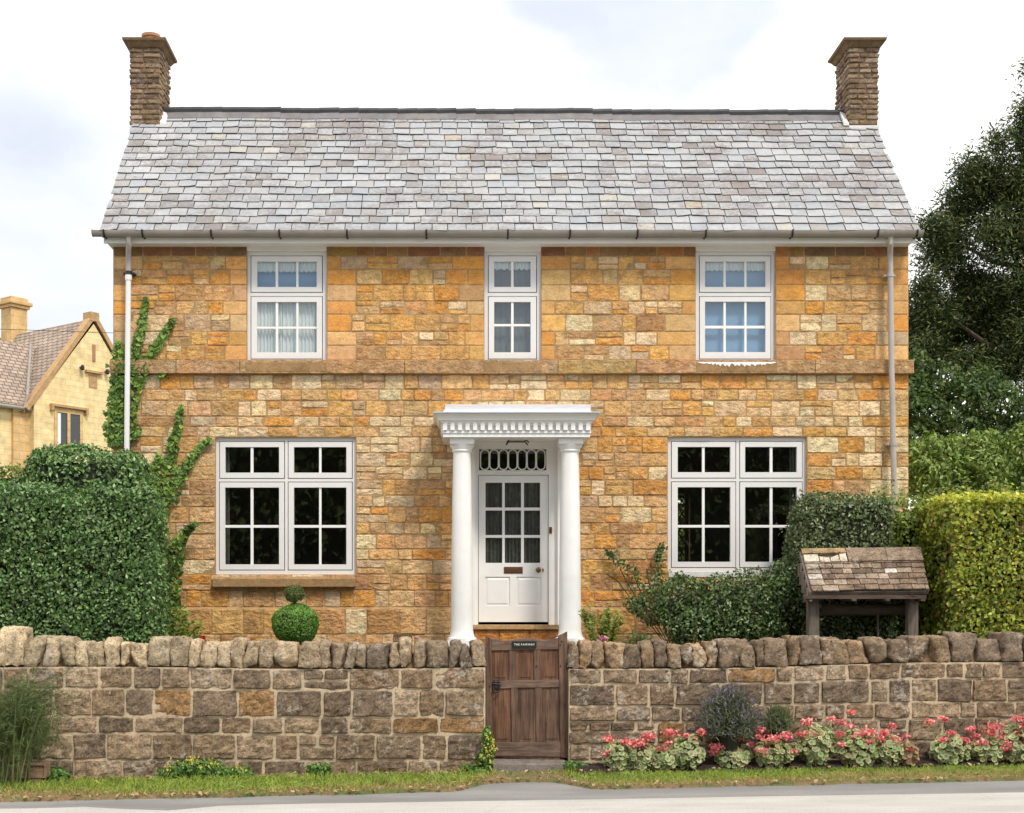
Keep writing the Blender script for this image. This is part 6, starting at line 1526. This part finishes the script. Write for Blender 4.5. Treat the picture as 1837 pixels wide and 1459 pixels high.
# lavender, and a younger one beside it
def lavender(label, px, py, D, rx, rz, n, purple):
    x = X(px, D); z0 = gz(x) + 0.05; t = thing('lavender_bush', (x, D, z0), label, 'shrub'); PP = []; AA = []; fl = []; fa = []
    for k in range(n):
        a = rnd.uniform(0, 6.28); el = rnd.uniform(-0.35, 1.57); d = Vector((math.cos(a) * math.cos(el), math.sin(a) * math.cos(el) * 0.6, math.sin(el))); L = rnd.uniform(0.45, 1.0) * (rnd.uniform(1.0, 1.5) if rnd.random() < 0.14 and el > 0.6 else 1.0)
        c = Vector((x, D, Z(py, D) - rz * 0.5)); p = c + Vector((d.x * rx, d.y * rx, d.z * rz * 1.5)) * L
        PP.append(p); AA.append((d + Vector((rnd.gauss(0, .3), rnd.gauss(0, .3), 0.7))).normalized())
        if rnd.random() < purple and L > 0.6: fl.append(p + AA[-1] * 0.05); fa.append(AA[-1])
    P = np.array([tuple(p) for p in PP]); A = np.array([tuple(p) for p in AA]); P[:, 1] = np.minimum(P[:, 1], 13.94)
    leaf_obj('leaves', P, nprng.normal(size=P.shape), 0.075, pal(n, [(0.09, 0.12, 0.06), (0.14, 0.17, 0.09), (0.17, 0.22, 0.08)]), M_leaf, t, aspect=0.09, along=A, tilt=0.2)
    if fl:
        P = np.array([tuple(p) for p in fl]); A = np.array([tuple(p) for p in fa]); P[:, 1] = np.minimum(P[:, 1], 13.93); leaf_obj('flowers', P, nprng.normal(size=P.shape), 0.042, pal(len(P), [(0.17, 0.145, 0.21), (0.22, 0.19, 0.25), (0.15, 0.14, 0.16)]), M_petal, t, aspect=0.25, along=A, tilt=0.2)
    m = MB()
    for k in range(9): m.tube([(x + rnd.uniform(-.04, .04), D, z0 - 0.06), (x + rnd.uniform(-.7, .7) * rx, min(D + rnd.uniform(-.1, .1), 13.93), Z(py, D) + rnd.uniform(-.2, .5) * rz)], [0.01, 0.003], 5)
    m.lathe(x, D, [(0.05, z0), (rx * 0.2, z0 + 0.10), (rx * 0.4, Z(py, D) - rz * .3), (rx * 0.25, Z(py, D) + rz * 0.2), (0.01, Z(py, D) + rz * 0.3)], 10)
    m.build('stem', M_core, t)
lavender('lavender bush with grey-purple spikes against the rubble wall', 1308, 1282, 13.74, 0.32, 0.24, 4200, 0.75)
lavender('small green lavender without flowers, beside the larger flowering one', 1396, 1290, 13.8, 0.17, 0.13, 1100, 0.0)

# variegated pink geraniums
COR = [(0.78, 0.19, 0.20), (0.82, 0.31, 0.30), (0.76, 0.16, 0.25), (0.88, 0.50, 0.48)]
def geranium(label, px, py, rpx, flowers, hgt=1.0, n=130, faded=False):
    rpx *= 1.12; n = int(n * 1.5)
    D = 13.72 + rnd.uniform(-0.05, 0.06); x = X(px, D); z0 = gz(x) + 0.04; r = rpx * D / FPX
    t = thing('geranium_plant', (x, D, z0), label, 'flowering plant', 'geraniums in the flower bed')
    zc = Z(py, D); rz = max(0.07, (zc - z0) * 0.9)
    P, N = ball_points(n * 2, (x, D, zc - 0.01), (r, min(r, 0.14), rz * hgt), 0.15, 3, int(px), 0.22); m = (P[:, 2] > z0 - 0.02) & (P[:, 1] < 13.95); P, N = P[m], N[m]
    k = len(P); cen = pal(k, [(0.09, 0.16, 0.045), (0.13, 0.19, 0.07)] if not faded else [(0.22, 0.15, 0.07)]); rim = pal(k, [(0.54, 0.56, 0.30), (0.62, 0.61, 0.37), (0.36, 0.44, 0.18), (0.48, 0.34, 0.18)] if not faded else [(0.5, 0.36, 0.2), (0.45, 0.28, 0.18)], [4, 3, 2, .5] if not faded else None)
    leaf_obj('leaves', P, N + np.array([0, -0.5, 0.6]), 0.052, (cen, rim), M_leaf, t, aspect=1.0, tilt=0.5, shape='disc')
    m = MB()
    for q in range(6): m.tube([(x, D, z0 - 0.05), (x + rnd.uniform(-.7, .7) * r, D + rnd.uniform(-.06, .06), zc + rnd.uniform(-.3, .4) * rz)], [0.007, 0.004], 5)
    for (a, b_, s) in flowers: m.tube([(x + (X(a, D) - x) * 0.4, D, zc), (X(a, D), D - 0.05, Z(b_, D))], 0.0035, 5)
    m.build('stem', M_stem, t)
    for (a, b_, s) in flowers:
        rr = 1.2 * s * D / FPX; P, N = ball_points(int(34 + 7 * s), (X(a, D), D - 0.07, Z(b_, D)), (rr * 1.08, rr * 0.8, rr * 0.62), 0.35, 4, int(a), 0.55)
        f = leaf_obj('flower_head', P, N, 0.03, pal(len(P), COR if not faded else [(0.55, 0.2, 0.14)]), M_petal, t, aspect=0.75, tilt=0.5)
def z4(l): return [(1040 + a * .2178, 1220 + b_ * .2178, s) for a, b_, s in l]
def z5(l): return [(1437 + a * .2178, 1220 + b_ * .2178, s) for a, b_, s in l]
GE = [('first geranium from the gate, coral heads low beside it', 1107, 1356, 23, z4([(225, 600, 12), (240, 482, 10), (360, 505, 8)])),
      ('geranium with wide coral heads above, second from the gate', 1149, 1358, 22, z4([(460, 530, 13), (560, 455, 12), (420, 515, 8), (510, 500, 8)])),
      ('geranium with one tall bright coral head, third from the gate', 1190, 1360, 23, z4([(735, 430, 13), (670, 565, 9), (720, 515, 6), (560, 655, 6)])),
      ('cream leaved geranium with three small heads, just before the flowering lavender', 1233, 1348, 26, z4([(995, 425, 8), (868, 455, 5), (938, 487, 5)])),
      ('geranium below the lavender with coral heads at its gate side', 1315, 1356, 29, z4([(1110, 545, 11), (1180, 548, 7), (1278, 480, 6), (1392, 522, 6), (1325, 685, 7), (1258, 585, 7), (1092, 590, 6)])),
      ('bushy geranium with clustered coral heads, between both lavenders and the tall clump', 1388, 1352, 30, z4([(1475, 410, 8), (1560, 480, 12), (1672, 458, 12), (1500, 572, 14), (1462, 462, 7), (1738, 585, 6)])),
      ('tall geranium with deep pink heads reaching up the wall, past the small lavender', 1463, 1335, 33, z5([(40, 342, 11), (65, 440, 11), (240, 322, 8), (322, 342, 8), (-20, 440, 8)])),
      ('geranium with one pink spike highest on the wall', 1536, 1342, 34, z5([(400, 262, 7), (530, 425, 12), (445, 455, 9), (318, 530, 8), (300, 440, 7), (400, 375, 7), (550, 505, 7)])),
      ('geranium with flat deep pink heads, under the pale patch of wall', 1594, 1346, 30, z5([(770, 490, 12), (672, 430, 9), (735, 372, 7), (668, 548, 8), (850, 460, 6), (640, 480, 7)])),
      ('geranium below two pink heads held well clear of the leaves', 1704, 1344, 30, z5([(1040, 340, 9), (1148, 315, 8), (1160, 490, 10), (1215, 430, 7), (1322, 495, 9), (1280, 590, 5)])),
      ('large geranium with massed coral heads along its top', 1776, 1346, 34, z5([(1382, 400, 9), (1410, 455, 7), (1570, 385, 16), (1470, 512, 10), (1540, 430, 9), (1630, 470, 8)])),
      ('geranium at the photo edge, its coral heads rising up the wall', 1828, 1334, 30, z5([(1760, 322, 12), (1820, 330, 10), (1700, 520, 11), (1825, 490, 8), (1770, 440, 8), (1670, 555, 8), (1810, 380, 8)]))]
for lab, px, py, r, fl in GE: geranium(lab, px, py, r, fl)
geranium('small faded brownish geranium between the larger plants', 1630, 1352, 15, z5([(880, 570, 6)]), 1.0, 60, True)

# ------------------------------------------------------------------ grass, fallen leaves, crumbs of soil
n = 42000; x = nprng.uniform(-5.6, 7.2, n); yn = np.array([verge_near(v) for v in np.linspace(-6, 8, 281)]); y0 = np.interp(x, np.linspace(-6, 8, 281), yn)
y1 = np.where(x > 1.3, np.interp(x, np.linspace(1, 8, 141), [soil_near(v) for v in np.linspace(1, 8, 141)]) + 0.0, 13.96)
f = nprng.uniform(0, 1, n) ** 0.85; y = y0 + (y1 - y0) * f
gate_ = np.exp(-((x - 0.74) / 0.5) ** 4); left = np.clip((-x) / 3.5, 0, 1)
dry = np.clip(1.0 - (y - y0) / 0.5 + 0.35 * SN(2.2, 5)(np.stack([x, y, 0 * x], 1)), 0, 1)
thin = (x < 0.3) & (y > 13.55); keep = nprng.uniform(size=n) > np.maximum(gate_ * 0.93, np.where(thin, 0.55 + 0.4 * (y > 13.7), 0.0))
keep &= nprng.uniform(size=n) > dry * 0.35
x, y, dry = x[keep], y[keep], dry[keep]; n = len(x)
zz = np.array([gz(v) for v in x]) + 0.02 + np.where(y > 13.5, 0.015, 0)
hgt = nprng.uniform(0.04, 0.09, n) * np.where(x > 1.2, 0.75, 1.0) * (1 - 0.45 * dry)
green = pal(n, [(0.23, 0.33, 0.045), (0.32, 0.39, 0.06), (0.16, 0.25, 0.035)]); straw = pal(n, [(0.36, 0.27, 0.10), (0.42, 0.30, 0.14), (0.26, 0.24, 0.06)])
mixf = np.clip(dry * 1.15 + nprng.normal(size=n) * 0.15, 0, 1)[:, None]; cols = green * (1 - mixf) + straw * mixf
A = np.stack([nprng.normal(size=n) * 0.4, nprng.normal(size=n) * 0.4, np.ones(n)], 1)
P = np.stack([x, y, zz + hgt * 0.45], 1)
o = leaf_obj('grass', P, np.tile([0, -1.0, 0.2], (n, 1)) + nprng.normal(size=(n, 3)) * 0.5, hgt, cols, M_leaf, None, (0.7, 13.2, 0), aspect=0.16, along=A, shape='blade', tilt=0.4); meta(o, 'short grass of the verge, drying to straw at the road edge', 'grass', None, 'stuff')
n = 900; x = nprng.uniform(-4.9, 6.4, n); pick = nprng.uniform(size=n)
ye = np.interp(x, np.linspace(-6, 8, 281), yn); y = np.where(pick < 0.45, ye + nprng.exponential(0.10, n) - 0.03, np.where(x < 1.2, 13.92 - nprng.exponential(0.09, n), 13.72 + nprng.normal(size=n) * 0.10)); y = np.clip(y, 12.3, 13.97)
P = np.stack([x, y, np.array([gz(v) for v in x]) + np.where(y > 13.6, np.where(x > 1.2, 0.075, 0.055), 0.03)], 1)
o = leaf_obj('fallen_leaves', P, np.tile([0, -0.15, 1.0], (n, 1)), 0.05, pal(n, [(0.36, 0.22, 0.12), (0.46, 0.31, 0.19), (0.25, 0.13, 0.07), (0.52, 0.40, 0.26)], None, 0.25), M_leaf, None, (0.7, 13.2, 0), aspect=0.6, tilt=0.35, fold=0.25); meta(o, 'dry brown leaves strewn along the verge and wall foot', 'leaves', None, 'stuff')
